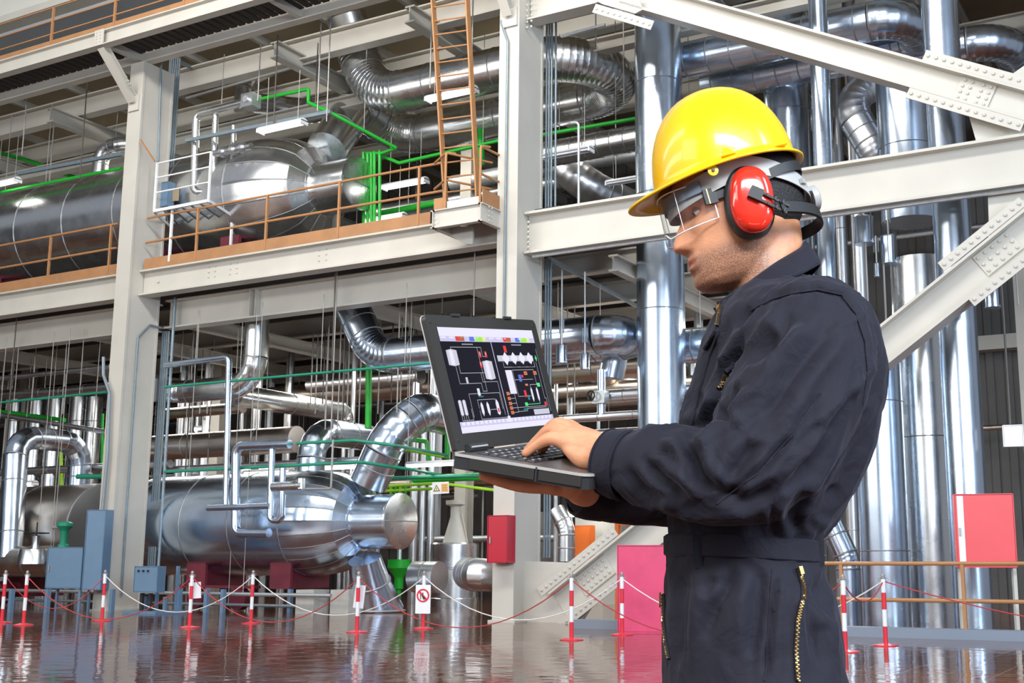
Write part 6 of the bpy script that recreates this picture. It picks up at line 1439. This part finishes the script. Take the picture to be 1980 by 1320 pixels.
# ================================================================ EAR DEFENDERS
em = gthing('ear_defenders', 'glossy red ear muffs with black neckband, worn over the ear', 'ear muffs')
redp = mat('glossy_red_plastic', (.86, .030, .012), .16, coat=.9)
rub = mat('black_rubber', (.018, .018, .018), .5)
et = math.radians(-11)
for sg in (1, -1):
    c = HP(.022, sg*.076, -.018)
    ax = hs*sg; eu = (hu*math.cos(et)-hv*math.sin(et)); ev = (hv*math.cos(et)+hu*math.sin(et))
    def oval(prof, n=44):
        mb = MB(); rows = []
        for h, a_, b_ in prof:
            rows.append([c+ax*h+eu*(a_*math.copysign(abs(math.cos(t))**.86, math.cos(t)))+ev*(b_*.94*math.copysign(abs(math.sin(t))**.86, math.sin(t))) for t in [2*math.pi*k/n for k in range(n)]])
        return loft(mb, rows)
    GB(oval([(-.004, .034, .058), (-.004, .040, .064), (.006, .042, .067), (.014, .041, .066), (.017, .038, .062)]), 'cushion', rub, em, 40)
    cup = GB(oval([(.014, .035, .059), (.018, .0365, .0605), (.028, .036, .060), (.036, .033, .055), (.041, .027, .046), (.0435, .016, .03), (.044, .003, .006)]), 'cup', redp, em, 60)
    p = c+ax*.047-eu*.004+ev*.0; bd = (-eu*.90-ev*.44).normalized(); bn = bd.cross(ax).normalized()
    GB(MB().obox(p-bd*.004, bd*.011, bn*.010, ax*.006), 'pivot_block', rub, em)
    for s in (-1, 1): GB(MB().bar(p+bn*s*.0062, p+bd*.055+bn*s*.0062-ax*.006, .004, .004, ax), 'slide_wire', rub, em)
    for k in range(6): GB(MB().obox(p+bd*(.014+.007*k)+bn*(.0062 if k % 2 else -.0062)+ax*.001, bd*.0012, bn*.003, ax*.002), 'detent', rub, em)
pn = HP(.022, .076, -.018)+hs*.047; bd = (-(hu*math.cos(et)-hv*math.sin(et))*.90-(hv*math.cos(et)+hu*math.sin(et))*.44).normalized()
# neckband behind the head
e0 = pn+bd*.045; cb = HP(-.112, 0, -.062)
pts = [e0-hs*.004, HP(-.068, .088, -.050), HP(-.096, .060, -.058), cb, HP(-.096, -.060, -.058), HP(-.068, -.088, -.050), HP(.022, -.076, -.018)-hs*.045+bd*.045]
pp, _ = smoothpts(pts, [0]*len(pts), 8); mb = MB(); vs = []; fs = []
for p in pp:
    o = (p-HP(0, 0, 0)); o -= hv*o.dot(hv); o.normalize(); vs += [p+hv*.011, p+hv*.009+o*.004, p-hv*.009+o*.004, p-hv*.011]
for i in range(len(pp)-1):
    for k in range(4): fs.append((i*4+k, i*4+(k+1) % 4, (i+1)*4+(k+1) % 4, (i+1)*4+k))
GB(mb.add(vs, fs), 'neckband', rub, em, 50)
# ================================================================ GOGGLES
gg = gthing('safety_goggles', 'clear safety goggles with black elastic strap, over the eyes', 'goggles')
gl = bpy.data.materials.new('goggle_lens'); gl.use_nodes = True; nt = gl.node_tree; nt.nodes.remove(nt.nodes['Principled BSDF'])
tr_ = nt.nodes.new('ShaderNodeBsdfTransparent'); tr_.inputs[0].default_value = (.97, .98, .98, 1); gs_ = nt.nodes.new('ShaderNodeBsdfGlossy'); gs_.inputs['Roughness'].default_value = .12
lw_ = nt.nodes.new('ShaderNodeLayerWeight'); fr2 = nt.nodes.new('ShaderNodeMath'); fr2.operation = 'POWER'; fr2.inputs[1].default_value = 4; nt.links.new(lw_.outputs['Facing'], fr2.inputs[0]); mxs = nt.nodes.new('ShaderNodeMixShader'); ad_ = nt.nodes.new('ShaderNodeMath'); ad_.operation = 'ADD'; ad_.inputs[1].default_value = .07; nt.links.new(fr2.outputs[0], ad_.inputs[0]); nt.links.new(ad_.outputs[0], mxs.inputs[0]); nt.links.new(tr_.outputs[0], mxs.inputs[1]); nt.links.new(gs_.outputs[0], mxs.inputs[2]); nt.links.new(mxs.outputs[0], nt.nodes['Material Output'].inputs[0])
gl.use_transparent_shadow = True; glf = mat('goggle_frame_clear', (.85, .87, .87), .2, alpha=1)
def gpt(t, v, e=0.):   # t -1..1 around the face, v height
    a = t*1.30; A_ = .152+e; B_ = .074+e; sh = (abs(t)**3)*.0
    return HP(.015+(A_-.015)*max(0, math.cos(a))**.62*(1-.010*0)-.0*abs(t), B_*math.copysign(abs(math.sin(a))**.9, math.sin(a)), v)
nt_ = 40; vr = np.linspace(0, 1, 8)
def vlim(t):
    top = .044-.006*abs(t); botv = -.034+.014*math.exp(-(t/.12)**2)+.006*abs(t)**2; return botv, top
mb = MB(); vs = []
for v in vr:
    for j in range(nt_+1):
        t = -1+2*j/nt_; lo, hi = vlim(t); vs.append(gpt(t, lo+(hi-lo)*v, -.004*v))
mb.add(vs, [(i*(nt_+1)+j, i*(nt_+1)+j+1, (i+1)*(nt_+1)+j+1, (i+1)*(nt_+1)+j) for i in range(7) for j in range(nt_)])
ln = GB(mb, 'lens', gl, gg, 180)
edge = [gpt(-1+2*j/nt_, vlim(-1+2*j/nt_)[1], -.004) for j in range(nt_+1)]+[gpt(1-2*j/nt_, vlim(1-2*j/nt_)[0]) for j in range(nt_+1)]
GB(MB().sweep(edge+[edge[0]], .0012, 8, False), 'lens_rim', glf, gg, 180)
for t in (-.52, .52):
    lo, hi = vlim(t); GB(MB().sweep([gpt(t, lo+(hi-lo)*k/6, -.002*k/6) for k in range(7)], .0006, 6), 'lens_corner', glf, gg, 180)
for sg in (1, -1):
    c = gpt(sg*1.0, .010, .002); GB(MB().obox(c+hu*.004, hu*.011, hs*.003, hv*.013), 'strap_buckle', rub, gg)
    GB(MB().obox(c+hu*.008+hs*sg*.0035, hu*.001, hs*.0006, hv*.013), 'buckle_stripe', mat('pale_yellow', (.85, .75, .35), .5), gg)
    pp = [c, HP(.0, sg*.082, .018), HP(-.05, sg*.082, .028), HP(-.09, sg*.055, .034), HP(-.108, 0, .036)]; pq, _ = smoothpts(pp, [0]*5, 6); mb = MB(); vs = []; fs = []
    for p in pq:
        o = (p-HP(.01, 0, .02)); o -= hv*o.dot(hv); o.normalize(); vs += [p+hv*.0085, p+hv*.0085+o*.002, p-hv*.0085+o*.002, p-hv*.0085]
    for i in range(len(pq)-1):
        for k in range(4): fs.append((i*4+k, i*4+(k+1) % 4, (i+1)*4+(k+1) % 4, (i+1)*4+k))
    GB(mb.add(vs, fs), 'strap', rub, gg, 50)
